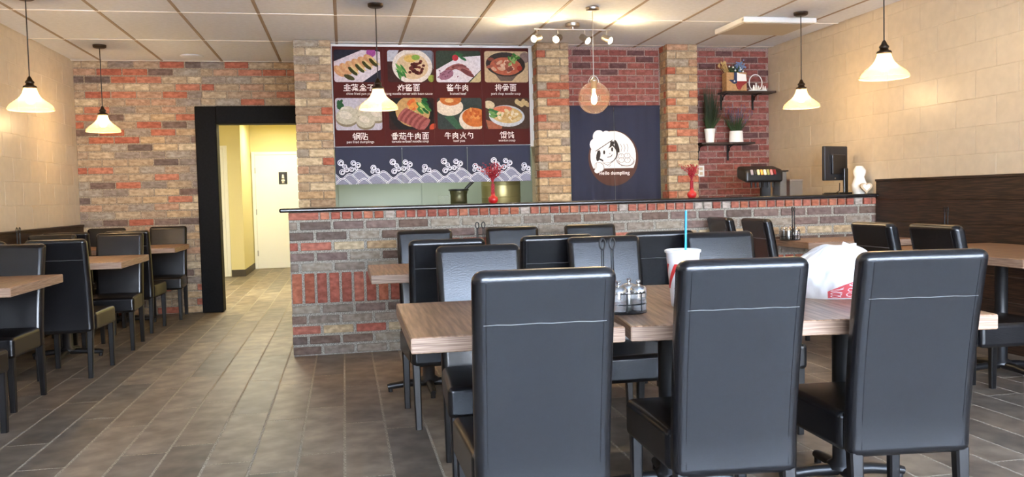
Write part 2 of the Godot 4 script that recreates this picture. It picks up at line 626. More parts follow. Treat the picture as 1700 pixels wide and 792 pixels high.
			for q in 10:
				E.call(0.5 + r.randfn(0, 0.05), 0.2 + r.randfn(0, 0.07), 0.1, 0.05, r.randf() * 3, [rgb(228, 120, 66), rgb(236, 164, 84)][q % 2])
			for q in 16:
				E.call(0.76 + r.randfn(0, 0.07), 0.32 + r.randfn(0, 0.12), 0.09, 0.035, 0.7, [rgb(74, 140, 72), rgb(196, 216, 130), rgb(44, 104, 60)][q % 3])
			for q in 11:
				E.call(0.3 + q * 0.048, 0.5 + q * 0.035, 0.06, 0.17, 0.7, [rgb(176, 106, 100), rgb(146, 80, 78)][q % 2])
			E.call(0.98, 0.95, 0.1, 0.1, 0, rgb(206, 90, 62))
		elif k == 6:
			poly(im, [P.call(0.15, 0.6), P.call(0.35, 0.55), P.call(0.55, 0.95), P.call(0.42, 1)], rgb(70, 108, 82), cl)
			E.call(0.27, 0.28, 0.31, 0.2, 0, rgb(240, 226, 202))
			E.call(0.3, 0.04, 0.24, 0.14, 0, rgb(208, 124, 66))
			E.call(0.27, 0.08, 0.1, 0.05, 0, rgb(240, 196, 132))
			E.call(0.78, 0.7, 0.3, 0.26, 0, rgb(236, 224, 204))
			E.call(0.84, 0.62, 0.29, 0.21, 0.1, rgb(214, 126, 66))
			for q in 20:
				E.call(0.84 + r.randfn(0, 0.1), 0.6 + r.randfn(0, 0.1), 0.05, 0.03, r.randf() * 3, [rgb(232, 160, 92), rgb(196, 104, 54)][q % 2])
		else:
			E.call(0.08, 0.22, 0.13, 0.09, 0.2, rgb(230, 214, 176))
			for q in 6:
				E.call(0.72 + q * 0.05, 0.12 + 0.05 * (q % 3), 0.05, 0.06, q, rgb(214, 190, 140))
			poly(im, [P.call(0.0, 0.7), P.call(0.4, 0.85), P.call(0.35, 1), P.call(0.05, 1)], rgb(176, 112, 86), cl)
			E.call(0.48, 0.58, 0.41, 0.24, 0.08, rgb(210, 218, 224))
			E.call(0.48, 0.55, 0.36, 0.18, 0.08, rgb(214, 184, 124))
			E.call(0.38, 0.36, 0.22, 0.07, -0.05, rgb(222, 130, 96))
			for q in 12:
				E.call(0.2 + r.randfn(0, 0.07), 0.53 + r.randfn(0, 0.05), 0.08, 0.03, 0.3, [rgb(70, 128, 78), rgb(120, 170, 100)][q % 2])
			for q in 22:
				E.call(0.58 + r.randfn(0, 0.12), 0.6 + r.randfn(0, 0.07), 0.06, 0.035, r.randf() * 3, [rgb(232, 212, 160), rgb(206, 172, 108), rgb(240, 226, 190)][q % 3])
		# fine grain of the printed photographs
		for y in range(cl.position.y, cl.end.y):
			for x in range(cl.position.x, cl.end.x):
				var q := im.get_pixel(x, y)
				var g := 1.0 + 0.16 * grain.get_noise_2d(x * 9.0 + k * 50, y * 9.0) + 0.10 * grain.get_noise_2d(x * 2.2, y * 2.2 + k * 70)
				im.set_pixel(x, y, Color(q.r * g, q.g * g, q.b * g))
		# rounded corners of each picture
		for q in 4:
			var sx := 1.0 if q % 2 else 0.0
			var sy := 1.0 if q > 1 else 0.0
			for yy in 8:
				for xx in 8:
					if Vector2(8 - xx, 8 - yy).length() > 8.0:
						im.set_pixel(int(ox + (w - 1 - xx if sx else float(xx))), int(oy + (h - 1 - yy if sy else float(yy))), rgb(92, 42, 39))
	return im

func wave_image() -> Image:
	# white linework of rolling waves printed along the hem of a navy cloth, 512 pixels to the metre
	var W := 1024
	var H := 192
	var im := Image.create(W, H, false, Image.FORMAT_RGB8)
	im.fill(rgb(46, 50, 70))
	var white := rgb(236, 238, 244)
	var slate := rgb(82, 86, 114)
	var navy := rgb(44, 46, 68)
	var k := 0.385
	for rep in range(-1, 5):
		for c in [[130, 250, 42], [180, 300, 32], [145, 375, 38], [205, 345, 34], [295, 255, 36], [355, 285, 38], [270, 340, 34], [330, 330, 26], [560, 322, 38], [612, 365, 34], [545, 375, 26]]:
			var cx: float = (c[0] - 60 + rep * 690) * k
			var cy: float = (c[1] - 45) * k
			var r: float = c[2] * k
			ell(im, cx, cy, r, r, 0, white)
			ell(im, cx, cy, r * 0.78, r * 0.78, 0, slate)
			ell(im, cx + r * 0.1, cy + r * 0.1, r * 0.6, r * 0.6, 0, white)
			ell(im, cx + r * 0.15, cy + r * 0.15, r * 0.36, r * 0.36, 0, navy)
	for row in [[[370, 345, 150], [690, 365, 140]], [[240, 395, 140], [590, 410, 165]], [[150, 455, 150], [430, 460, 140]]]:
		for rep in range(-1, 5):
			for c in row:
				var cx: float = (c[0] - 60 + rep * 690) * k
				var py: float = (c[1] - 45) * k
				var hw: float = c[2] * k * 1.15
				for x in range(maxi(0, int(cx - hw)), mini(W, int(cx + hw))):
					var t := (x - cx) / hw
					var yc := py + 34.0 * (1.0 - cos(PI * t)) * 0.5 * 1.25
					for y in range(maxi(0, int(yc)), H):
						var d := (y - yc) / (1.0 + 0.4 * absf(t))
						var col := slate
						if d < 2.4:
							col = white
						elif d < 5.5:
							col = navy
						elif d < 8.0:
							col = white
						elif int(d - 8.0) % 5 < 2:
							col = rgb(190, 192, 206)
						im.set_pixel(x, y, col)
	return im

func emblem_image() -> Image:
	# navy door cloth with its printed round emblem; 480 pixels to the metre
	var W := 480
	var H := 488
	var im := Image.create(W, H, false, Image.FORMAT_RGB8)
	im.fill(rgb(44, 47, 66))
	var o := Vector2(226, 258)
	var s := 0.53
	var brown := rgb(88, 58, 48)
	var white := rgb(246, 238, 232)
	var ink := rgb(52, 46, 44)
	var grey := rgb(150, 142, 138)
	var E := func(x: float, y: float, rx: float, ry: float, rot: float, c: Color) -> void: ell(im, o.x + (x - 358) * s, o.y + (y - 480) * s, rx * s, ry * s, rot, c)
	var L := func(x0: float, y0: float, x1: float, y1: float, w: float, c: Color) -> void: seg(im, o + Vector2(x0 - 358, y0 - 480) * s, o + Vector2(x1 - 358, y1 - 480) * s, w * s, c)
	E.call(358, 480, 252, 258, 0, brown)
	for y in range(0, 575):
		var dy := (y - 462) / 232.0
		if absf(dy) < 1.0:
			var hw := 230.0 * sqrt(1.0 - dy * dy)
			var yy := int(o.y + (y - 480) * s)
			for x in range(int(o.x - hw * s), int(o.x + hw * s)):
				im.set_pixel(x, yy, white)
	# steaming basket of dumplings
	E.call(478, 505, 92, 52, 0.12, grey)
	E.call(478, 502, 86, 46, 0.12, white)
	for q in [[438, 462], [498, 458], [440, 498], [500, 500]]:
		E.call(q[0], q[1], 32, 25, 0, grey)
		E.call(q[0], q[1], 27, 20, 0, white)
		L.call(q[0], q[1] - 16, q[0] + 4, q[1], 4, grey)
	L.call(396, 500, 440, 552, 5, grey)
	L.call(440, 552, 530, 550, 5, grey)
	L.call(530, 550, 568, 505, 5, grey)
	for q in 3:
		L.call(436 + q * 32, 420, 446 + q * 32, 385, 5, grey)
		L.call(446 + q * 32, 385, 434 + q * 32, 350, 5, grey)
	# head, hair and tall cap
	E.call(300, 430, 104, 92, 0, ink)
	E.call(296, 436, 92, 84, 0, white)
	E.call(395, 370, 18, 62, -0.35, ink)
	E.call(206, 455, 20, 52, 0.2, ink)
	E.call(300, 362, 76, 28, -0.42, ink)
	L.call(205, 480, 250, 500, 14, ink)
	for q in [[215, 280, 62], [290, 275, 50], [182, 352, 60], [250, 335, 78]]:
		E.call(q[0], q[1], q[2], q[2], 0, white)
	L.call(180, 412, 250, 372, 6, ink)
	L.call(250, 372, 350, 312, 6, ink)
	E.call(266, 424, 10, 19, 0, ink)
	E.call(346, 398, 10, 19, 0, ink)
	L.call(300, 470, 330, 466, 6, ink)
	L.call(330, 466, 345, 448, 6, ink)
	E.call(322, 436, 7, 5, 0, grey)
	# collar and hands
	L.call(250, 520, 300, 545, 6, grey)
	L.call(300, 545, 360, 505, 6, grey)
	L.call(330, 540, 310, 560, 5, grey)
	E.call(215, 560, 52, 44, 0.4, grey)
	E.call(213, 560, 47, 39, 0.4, white)
	E.call(190, 595, 28, 22, 0, white)
	L.call(186, 520, 180, 570, 5, grey)
	return im

const GLYPH := {
	"jiu": "4048 6068 1242 1444 1646 6292 6494 6696 0999", "cai": "0191 3002 6062 3032 8324 2536 4555 8566 0797 5569 5719 5799",
	"he": "5014 5094 3363 3575763635 1719 1797 4749 6769 9799 0999", "zi": "1181 8153 5359 5938 0595",
	"zha": "0315 4234 2125 2509 2648 6044 6292 7279 7494 7696", "jiang": "2024 0112 0423 5032 518144 0595 1686891916 3637 5657 2878",
	"mian": "0090 5042 1282891912 3239 6269 3464 3666", "niu": "3013 2282 0595 5059", "rou": "1219 12828978 504325 5375 5528 5678",
	"pai": "0232 202918 0634 50574 7079 4252 4454 4656 7292 7494 7696", "gu": "202373 2070 7073 4164 05039395 25297578 2575 2676 2878",
	"guo": "2003 1242 0444 0646 24293848 5090935350 5459 549499 7375 7567 7587", "tie": "0006 004046 222509 3749 6065 6292 5595995955",
	"fan": "7021 5155 0393 2132 7162 5315 5395 2676792926 5659 2878", "qie": "0191 3032 6062 04444938 232609 6494996964",
	"huo": "5054 5419 5599 1325 8275", "shao": "3014 32828869 4456", "hun": "2003 214133 232947 5090945450 5292 555978 5777 858999 9687",
	"tun": "2003 214133 232947 5291 707899 9997 54569694",
}

func glyph(mb: MB, called: String, o: Vector3, s: float) -> void:
	# brush strokes as flat bars lying just on the board; o is the top left corner
	for st in GLYPH[called].split(" "):
		var k := 0
		while k + 3 < st.length():
			var a := Vector2(int(st[k]), int(st[k + 1]))
			var b := Vector2(int(st[k + 2]), int(st[k + 3]))
			k += 2
			if a == b:
				continue
			var d := (b - a).normalized() * 0.45
			var q := Vector2(-d.y, d.x)
			var c: Array = []
			for p in [a - d - q, b + d - q, b + d + q, a - d + q]:
				c.append(o + Vector3(p.x, -p.y, 0) * (s / 9.0))
			mb.quad(c[0], c[1], c[2], c[3], Vector3(0, 0, 1))

func words(text: String, size: float, fnt := "Droid Sans", bold := false) -> TextMesh:
	var t := TextMesh.new()
	var f := SystemFont.new()
	f.font_names = PackedStringArray([fnt])
	f.font_weight = 700 if bold else 400
	t.font = f
	t.text = text
	t.font_size = 32
	t.pixel_size = size / 32.0
	t.depth = 0.001
	return t

# ---------------------------------------------------------------- bricks
func lay(parent: Node, o: Vector3, ux: Vector3, nz: Vector3, s: Vector3, tone: String, rest: Variant = null) -> void:
	# one brick: o is the middle of its face, ux runs along the wall and nz out of it
	var jitter := rng.randf_range(-0.002, 0.002)
	var c := o + nz * (jitter - s.z * 0.5)
	var B := Basis(ux, Vector3.UP, nz)
	B = B * Basis(Vector3.FORWARD, rng.randf_range(-0.006, 0.006))
	var list: Array = M.bricks[tone]
	var mt: Material = list[rng.randi() % list.size()]
	if rest != null:
		if not rest.has(mt):
			rest[mt] = MB.new()
		rest[mt].cbox(Transform3D(B, c), s, 0.004)
		return
	part("brick", unit_box(s, 0.0045), mt, parent, Transform3D(B, c))

func pick(tones: Array) -> String:
	return tones[rng.randi() % tones.size()]

func course(parent: Node, x0: float, x1: float, y: float, shift: float, pitch: float, hgt: float, proud: Callable, tones: Array, gap := 0.011, rest: Variant = null) -> void:
	# a row of stretchers between x0 and x1; proud(x) gives [origin at x, along, out]
	var x := x0 - shift
	while x < x1 - 0.02:
		var a := maxf(x, x0)
		var b := minf(x + pitch - gap, x1)
		if b - a > 0.025:
			var f: Array = proud.call((a + b) * 0.5)
			var w := snappedf(b - a, 0.01)
			var into: Variant = rest.call((a + b) * 0.5, y) if rest != null else null
			lay(parent, f[0] + Vector3(0, y, 0), f[1], f[2], Vector3(w, hgt, 0.05), pick(tones), into)
		x += pitch

# ---------------------------------------------------------------- furniture
const CHAIR_W := 0.40

func make_chair() -> Node3D:
	# high-backed upholstered dining chair looking along -z, origin on the floor
	var c := thing("dining_chair", "chair", "chair")
	var back := MB.new()
	var lean := func(p: Vector3) -> Vector3:
		var t := clampf((p.y - 0.40) / 0.58, 0.0, 1.0)
		var w := 1.0 + 0.02 * t
		return Vector3(p.x * w, p.y, p.z + 0.045 * t * t + 0.05 * t - 0.004 * cos(p.x / 0.2 * PI * 0.5))
	back.rbox(at(0, 0.65, 0.208), Vector3(0.385, 0.665, 0.074), 0.031, 5, func(p): return lean.call(p + Vector3(0, 0.65, 0)) - Vector3(0, 0.65, 0))
	var b := part("backrest", back, M.leather, c)
	var seam := MB.new()
	for k in 9:
		var x0 := -0.165 + 0.33 * k / 9.0
		var x1 := x0 + 0.33 / 9.0
		var p0: Vector3 = lean.call(Vector3(x0, 0.836 + 0.001 * sin(k * 2.1), 0.037)) + Vector3(0, 0, 0.2085)
		var p1: Vector3 = lean.call(Vector3(x1, 0.836 + 0.001 * sin((k + 1) * 2.1), 0.037)) + Vector3(0, 0, 0.2085)
		seam.tube([p0, p1], 0.0011, 0.0011, 5)
	part("stitching", seam, M.thread, b)
	for s in [-1.0, 1.0]:
		var welt := MB.new()
		var pts: Array = []
		for k in 12:
			pts.append(lean.call(Vector3(s * 0.158, 0.35 + 0.60 * k / 11.0, 0.0368)) + Vector3(0, 0, 0.2085))
		welt.tube(pts, 0.0013, 0.0013, 5)
		part("side_seam", welt, M.leather, b)
	var seat := MB.new()
	seat.rbox(at(0, 0.388, -0.045), Vector3(0.41, 0.13, 0.43), 0.024, 4, func(p: Vector3) -> Vector3:
		var t := clampf((0.19 - p.z) / 0.4, 0.0, 1.0)
		var crown := 0.012 * (1.0 - pow(absf(p.x) / 0.205, 2.0)) * (1.0 - pow(absf(p.z) / 0.215, 2.0)) if p.y > 0.02 else 0.0
		return Vector3(p.x * (0.96 + 0.12 * t), p.y + crown, p.z))
	part("seat", seat, M.leather, c)
	for s in [-1.0, 1.0]:
		for rear in [0, 1]:
			var leg := MB.new()
			var top := Vector3(s * (0.168 if rear else 0.19), 0.335, 0.215 if rear else -0.228)
			var foot := Vector3(s * (0.165 if rear else 0.19), 0.0, 0.238 if rear else -0.228)
			leg_post(leg, foot, top, 0.016, 0.021)
			part("leg", leg, M.leg, c)
	return c

func leg_post(m: MB, foot: Vector3, top: Vector3, h0: float, h1: float) -> void:
	var r: Array = []
	for q in [[foot, h0], [top, h1]]:
		for t in [[-1, -0.7], [-0.7, -1], [0.7, -1], [1, -0.7], [1, 0.7], [0.7, 1], [-0.7, 1], [-1, 0.7]]:
			r.append(q[0] + Vector3(t[0], 0, t[1]) * q[1])
	for k in 8:
		var a: Vector3 = r[k]
		var b: Vector3 = r[(k + 1) % 8]
		m.quad(a, b, r[8 + (k + 1) % 8], r[8 + k], (a + b) * 0.5 - foot)
		m.tri(foot, a, b, Vector3.DOWN)
		m.tri(top, r[8 + k], r[8 + (k + 1) % 8], Vector3.UP)

func make_table(label: String, w: float, d: float, h: float, where: Vector3, turn: float, cols: Array, group := "") -> Node3D:
	# where: middle of the table on the floor; cols: x offsets of its pedestals
	var t := thing("dining_table", label, "table", where, turn, group)
	var top := MB.new()
	top.cbox(at(0, h - 0.026, 0), Vector3(w, 0.052, d), 0.003)
	var tp := part("tabletop", top, M.table_top, t)
	var e := MB.new()
	for s in [-1.0, 1.0]:
		e.cbox(at(0, h - 0.0265, s * d * 0.5), Vector3(w - 0.004, 0.045, 0.0016), 0.0)
		e.cbox(at(s * w * 0.5, h - 0.0265, 0), Vector3(0.0016, 0.045, d - 0.004), 0.0)
	part("edge_band", e, M.table_edge, tp)
	for x in cols:
		var col := MB.new()
		col.lathe(at(x, 0, 0), [Vector2(0.0, 0.055), Vector2(0.06, 0.055), Vector2(0.06, 0.075), Vector2(0.038, 0.09), Vector2(0.038, h - 0.075), Vector2(0.05, h - 0.065), Vector2(0.05, h - 0.052)], 20)
		col.cbox(at(x, h - 0.0575, 0), Vector3(0.36, 0.011, 0.05), 0.002)
		col.cbox(at(x, h - 0.0575, 0), Vector3(0.05, 0.0105, 0.36), 0.002)
		part("column", col, M.black, t)
		var ft := MB.new()
		for k in 4:
			var dir := Vector3(cos(k * PI / 2 + PI / 4 * 0.0), 0, sin(k * PI / 2))
			var L := 0.26
			ft.tube([Vector3(x, 0.05, 0) + dir * 0.02, Vector3(x, 0.048, 0) + dir * 0.12, Vector3(x, 0.036, 0) + dir * (L - 0.02), Vector3(x, 0.032, 0) + dir * L], 0.026, 0.017, 10)
			ft.lathe(at(x, 0, 0).translated(dir * (L - 0.018)), [Vector2(0, 0), Vector2(0.015, 0), Vector2(0.015, 0.025), Vector2(0.0, 0.025)], 12)
		part("cross_base", ft, M.black, t)
	return t

func make_caddy(label: String, where: Vector3, turn: float, group := "") -> Node3D:
	var c := thing("condiment_caddy", label, "caddy", where, turn, group)
	var base := MB.new()
	base.lathe(Transform3D(), [Vector2(0, 0), Vector2(0.082, 0), Vector2(0.085, 0.004), Vector2(0.082, 0.008), Vector2(0, 0.008)], 28)
	part("tray", base, M.black, c)
	var w := MB.new()
	for y in [0.035, 0.075]:
		var ring: Array = []
		for k in 29:
			ring.append(Vector3(0.079 * cos(TAU * k / 28), y, 0.079 * sin(TAU * k / 28)))
		w.tube(ring, 0.0022, 0.0022, 6)
	for k in 8:
		var a := TAU * (k + 0.5) / 8
		w.tube([Vector3(0.079 * cos(a), 0.006, 0.079 * sin(a)), Vector3(0.079 * cos(a), 0.077, 0.079 * sin(a))], 0.0022, 0.0022, 6)
	for s in [-1.0, 1.0]:
		for y in [0.03, 0.062]:
			var sc: Array = []
			for k in 15:
				var a := -PI * 0.6 + PI * 1.2 * k / 14
				sc.append(Vector3(s * (0.08 + 0.016 * cos(a)), y + 0.016 * sin(a), 0))
			w.tube(sc, 0.002, 0.002, 6)
	part("wire_rack", w, M.iron, c)
	var hd := MB.new()
	for s in [-1.0, 1.0]:
		var x: float = s * 0.02 - 0.066
		hd.tube([Vector3(x - 0.004, 0.006, 0), Vector3(x - 0.004, 0.235, 0)], 0.0026, 0.0026, 6)
		hd.tube([Vector3(x + 0.004, 0.006, 0), Vector3(x + 0.004, 0.235, 0)], 0.0026, 0.0026, 6)
		var lp: Array = []
		for k in 17:
			var a := -PI / 2 + TAU * k / 16
			lp.append(Vector3(x + 0.011 * cos(a), 0.255 + 0.02 * sin(a), 0))
		hd.tube(lp, 0.0034, 0.0034, 6)
	part("handle", hd, M.iron, c)
	for k in 2:
		var s := -1.0 if k == 0 else 1.0
		for j in 2:
			var p := at(s * 0.042, 0.008, (j - 0.5) * 0.066)
			var jar := MB.new()
			jar.lathe(p, [Vector2(0, 0.001), Vector2(0.027, 0.001), Vector2(0.029, 0.006), Vector2(0.029, 0.072), Vector2(0.026, 0.08)], 20)
			var jn := part("jar", jar, M.jar if j else M.steel, c)
			var lid := MB.new()
			lid.lathe(p, [Vector2(0.0305, 0.064), Vector2(0.0305, 0.082), Vector2(0.022, 0.09), Vector2(0.006, 0.094), Vector2(0.005, 0.1), Vector2(0.009, 0.106), Vector2(0.006, 0.112), Vector2(0, 0.113)], 20)
			part("lid", lid, M.chrome, jn)
			if j:
				var fill := MB.new()
				fill.lathe(p, [Vector2(0, 0.003), Vector2(0.0265, 0.003), Vector2(0.0265, 0.04), Vector2(0, 0.04)], 16)
				part("sauce", fill, M.sauce, jn)
	return c

func lamp_at(parent: Node, p: Vector3, col: Color, e: float, size: float) -> void:
	var l := OmniLight3D.new()
	l.name = "lamp_light"
	l.light_color = col
	l.light_energy = e
	l.light_size = size
	l.omni_range = 20.0
	l.omni_attenuation = 2.0
	l.shadow_enabled = true
	parent.add_child(l, true)
	l.position = p

const CEIL := 2.76

func make_pendant(label: String, x: float, z: float) -> void:
	# schoolhouse pendant: canopy on the ceiling, cord, socket cap and a flared ribbed glass shade
	var o := thing("pendant_lamp", label, "lamp", Vector3(x, CEIL, z), 0.0, "flared glass pendant lamps")
	var yb := 1.925 - CEIL
	var can := MB.new()
	can.lathe(Transform3D(), [Vector2(0, -0.03), Vector2(0.045, -0.03), Vector2(0.06, -0.022), Vector2(0.062, 0.0)], 28)
	part("canopy", can, M.bronze, o)
	var cord := MB.new()
	cord.tube([Vector3(0, -0.028, 0), Vector3(0, yb + 0.23, 0)], 0.0042, 0.0042, 8)
	part("cord", cord, M.black, o)
	var soc := MB.new()
	soc.lathe(at(0, yb, 0), [Vector2(0.046, 0.162), Vector2(0.048, 0.17), Vector2(0.044, 0.178), Vector2(0.03, 0.184), Vector2(0.026, 0.196), Vector2(0.032, 0.202), Vector2(0.03, 0.212), Vector2(0.02, 0.222), Vector2(0.014, 0.238), Vector2(0.006, 0.25)], 22)
	part("socket_cap", soc, M.bronze, o)
	# ribbed shade
	var prof := [Vector2(0.040, 0.168), Vector2(0.046, 0.15), Vector2(0.054, 0.125), Vector2(0.068, 0.1), Vector2(0.09, 0.078), Vector2(0.118, 0.058), Vector2(0.14, 0.038), Vector2(0.152, 0.018), Vector2(0.155, 0.004), Vector2(0.153, 0.0)]
	var sh := MB.new()
	var P: Array = []
	var N: Array = []
	var sgm := 72
	for k in prof.size():
		var a: Vector2 = prof[maxi(k - 1, 0)]
		var b: Vector2 = prof[mini(k + 1, prof.size() - 1)]
		var nn := Vector2(-(b.y - a.y), b.x - a.x).normalized()
		for s in sgm:
			var t := TAU * s / sgm
			var rr: float = prof[k].x * (1.0 + 0.022 * cos(t * 24) * smoothstep(0.1, 0.4, float(k) / prof.size()))
			P.append(Vector3(rr * cos(t), yb + prof[k].y, rr * sin(t)))
			N.append(Vector3(nn.x * cos(t), nn.y, nn.x * sin(t)))
	sh.grid(P, N, [], sgm, prof.size(), true)
	part("shade", sh, M.shade, o)
	var rim := MB.new()
	var ring: Array = []
	for k in 49:
		ring.append(Vector3(0.1545 * cos(TAU * k / 48), yb + 0.002, 0.1545 * sin(TAU * k / 48)))
	rim.tube(ring, 0.003, 0.003, 6)
	part("rim", rim, M.shade, o)
	var bulb := MB.new()
	bulb.lathe(at(0, yb, 0), [Vector2(0, 0.045), Vector2(0.018, 0.049), Vector2(0.029, 0.062), Vector2(0.031, 0.08), Vector2(0.026, 0.1), Vector2(0.017, 0.125), Vector2(0.015, 0.15), Vector2(0, 0.15)], 18)
	part("bulb", bulb, M.bulb, o)
	lamp_at(o, Vector3(0, yb + 0.08, 0), Color(1.0, 0.83, 0.6), PEND, 0.03)

func ribbon(m: MB, base: Vector3, dir: Vector3, L: float, w: float, droop: float, facing: float, segs := 5) -> void:
	# a leaf blade: a bent, tapering strip with a slight keel
	var side := Vector3(cos(facing), 0, sin(facing))
	var P: Array = []
	var N: Array = []
	var p := base
	var d := dir.normalized()
	for k in segs + 1:
		var t := float(k) / segs
		var ww := w * (1.0 - pow(t, 1.6)) + 0.0006
		var nn := side.cross(d).normalized()
		P.append_array([p - side * ww, p + nn * ww * 0.35, p + side * ww])
		N.append_array([(nn - side * 0.4).normalized(), nn, (nn + side * 0.4).normalized()])
		d = (d + Vector3(dir.x * droop, -droop * 0.35, dir.z * droop)).normalized()
		p += d * L / segs
	m.grid(P, N, [], 3, segs + 1)

func cloth(w: float, h: float, nx: int, ny: int, fold: Callable, uv: Rect2) -> MB:
	# hanging sheet from (0,0) down to (w,-h), fold(u,v) gives its depth; two faces and a hem
	var m := MB.new()
	for f in 2:
		var P: Array = []
		var N: Array = []
		var U: Array = []
		for y in ny + 1:
			for x in nx + 1:
				var u := float(x) / nx
				var v := float(y) / ny
				var z: float = fold.call(u, v)
				var dx: float = (fold.call(u + 0.004, v) - z) / (0.004 * w)
				var dy: float = (fold.call(u, v + 0.004) - z) / (0.004 * h)
				var nn := Vector3(-dx, dy, 1).normalized()
				P.append(Vector3(u * w, -v * h, z + (0.0015 if f == 0 else -0.0015)))
				N.append(nn if f == 0 else -nn)
				U.append(uv.position + uv.size * Vector2(u, v))
		m.grid(P, N, U, nx + 1, ny + 1)
	return m

func tinsel_vase(label: String, where: Vector3, sc: float, sd: int) -> void:
	var o := thing("tinsel_vase", label, "vase", where)
	var r := RandomNumberGenerator.new()
	r.seed = sd
	var b := MB.new()
	b.lathe(Transform3D(), [Vector2(0, 0), Vector2(0.024, 0), Vector2(0.036, 0.012), Vector2(0.041, 0.03), Vector2(0.036, 0.048), Vector2(0.02, 0.06), Vector2(0.015, 0.072), Vector2(0.019, 0.085), Vector2(0.016, 0.085), Vector2(0.012, 0.072)], 24)
	part("vase", b, M.red_gloss, o)
	var st := MB.new()
	for k in 9:
		var a := TAU * k / 9
		var pts: Array = []
		for j in 6:
			var t := j / 5.0
			pts.append(Vector3(cos(a + t * 2.4) * 0.011, 0.075 + t * 0.075 * sc, sin(a + t * 2.4) * 0.011))
		st.tube(pts, 0.004, 0.0035, 5)
	part("twisted_stem", st, M.tinsel, o)
	var br := MB.new()
	for k in 34:
		var a := r.randf() * TAU
		var spread := r.randf_range(0.15, 1.0)
		var L := r.randf_range(0.09, 0.15) * sc
		var p := Vector3(0, 0.14 * sc, 0)
		var pts: Array = [p]
		for j in 6:
			var t := (j + 1) / 6.0
			var q := Vector3(cos(a) * spread * 0.125 * sc * t * t, 0.14 * sc + L * t, sin(a) * spread * 0.06 * sc * t * t)
			q += Vector3(sin(t * 9 + k), 0, cos(t * 8 + k)) * 0.006
			pts.append(q)
		br.tube(pts, 0.0019, 0.001, 4)
		for j in range(3, 7):
			for s in 2:
				br.ball(pts[j] + Vector3(r.randfn(0, 0.006), r.randfn(0, 0.004), r.randfn(0, 0.006)), Vector3.ONE * r.randf_range(0.003, 0.0062), 6)
	var f := part("tinsel_branches", br, M.tinsel, o)
	f.set_meta("kind", "stuff")

# ---------------------------------------------------------------- the scene
const PEND := 0.115
const XL := -2.80
const XR := 4.64
const ZB := -9.86
const ZS := -8.69
const ZF := 2.4
const ZC := -6.73

func _ready() -> void:
	rng.seed = 20
	# camera
	var cam := Camera3D.new()
	cam.name = "camera"
	cam.position = Vector3(0, 1.2, 0)
	cam.rotation = Vector3(-0.04924729, -0.1943575, -0.0243)
	cam.fov = rad_to_deg(2.0 * atan(396.0 / 1405.0))
	cam.near = 0.05
	cam.far = 200.0
	add_child(cam)
	cam.current = true
	# sky and exposure
	var we := WorldEnvironment.new()
	we.name = "environment"
	var env := Environment.new()
	var sky := Sky.new()
	var sm := ProceduralSkyMaterial.new()
	sm.sky_top_color = Color(0.62, 0.76, 0.94)
	sm.sky_horizon_color = Color(0.95, 0.96, 0.97)
	sm.ground_bottom_color = Color(0.5, 0.5, 0.5)
	sm.ground_horizon_color = Color(0.8, 0.82, 0.84)
	sm.sky_energy_multiplier = 1.0
	sky.sky_material = sm
	env.background_mode = Environment.BG_SKY
	env.sky = sky
	env.background_energy_multiplier = 16.0
	env.tonemap_mode = Environment.TONE_MAPPER_LINEAR
	env.tonemap_exposure = 3.25
	env.sdfgi_enabled = true
	env.ssao_enabled = true
	env.ssil_enabled = true
	we.environment = env
	add_child(we)
	# sun from behind the building: it reaches the pavement outside, not the room
	var sun := DirectionalLight3D.new()
	sun.name = "sun"
	sun.light_color = Color(1.0, 0.98, 0.95)
	sun.light_energy = 8.0
	sun.light_angular_distance = 0.5
	sun.sky_mode = DirectionalLight3D.SKY_MODE_LIGHT_ONLY
	sun.shadow_enabled = true
	add_child(sun)
	sun.look_at_from_position(Vector3(-3, 10, -5), Vector3.ZERO)
	make_materials()
	build_shell()
	build_counter()
	build_service_wall()
	build_tables_and_chairs()
	build_lamps()
	build_small_things()

func area_lamp(label: String, where: Vector3, size: Vector2, col: Color, e: float) -> void:
	# ceiling fitting: a shallow housing, a glowing diffuser and the light just under it
	var o := thing("ceiling_light", label, "lamp", where)
	var h := MB.new()
	h.cbox(at(0, -0.02, 0), Vector3(size.x + 0.06, 0.04, size.y + 0.06), 0.004)
	part("housing", h, M.white_wall, o)
	var d := MB.new()
	d.cbox(at(0, -0.046, 0), Vector3(size.x, 0.012, size.y), 0.002)
	var g := mat(Color(1, 1, 1), 0.5)
	g.emission_enabled = true
	g.emission = col
	g.emission_energy_multiplier = 1.5
	part("diffuser", d, g, o)
	var l := AreaLight3D.new()
	l.name = "lamp_light"
	l.area_size = size
	l.light_color = col
	l.light_energy = e
	l.area_range = 20.0
	l.area_attenuation = 2.0
	l.shadow_enabled = true
	o.add_child(l, true)
	l.position = Vector3(0, -0.056, 0)
	l.rotation.x = -PI / 2

func slab(called: String, lo: Vector3, hi: Vector3, m: Material, c := 0.0) -> MeshInstance3D:
	return struct(called, boxm(hi.x - lo.x, hi.y - lo.y, hi.z - lo.z, c), m, Transform3D(Basis(), (lo + hi) * 0.5))

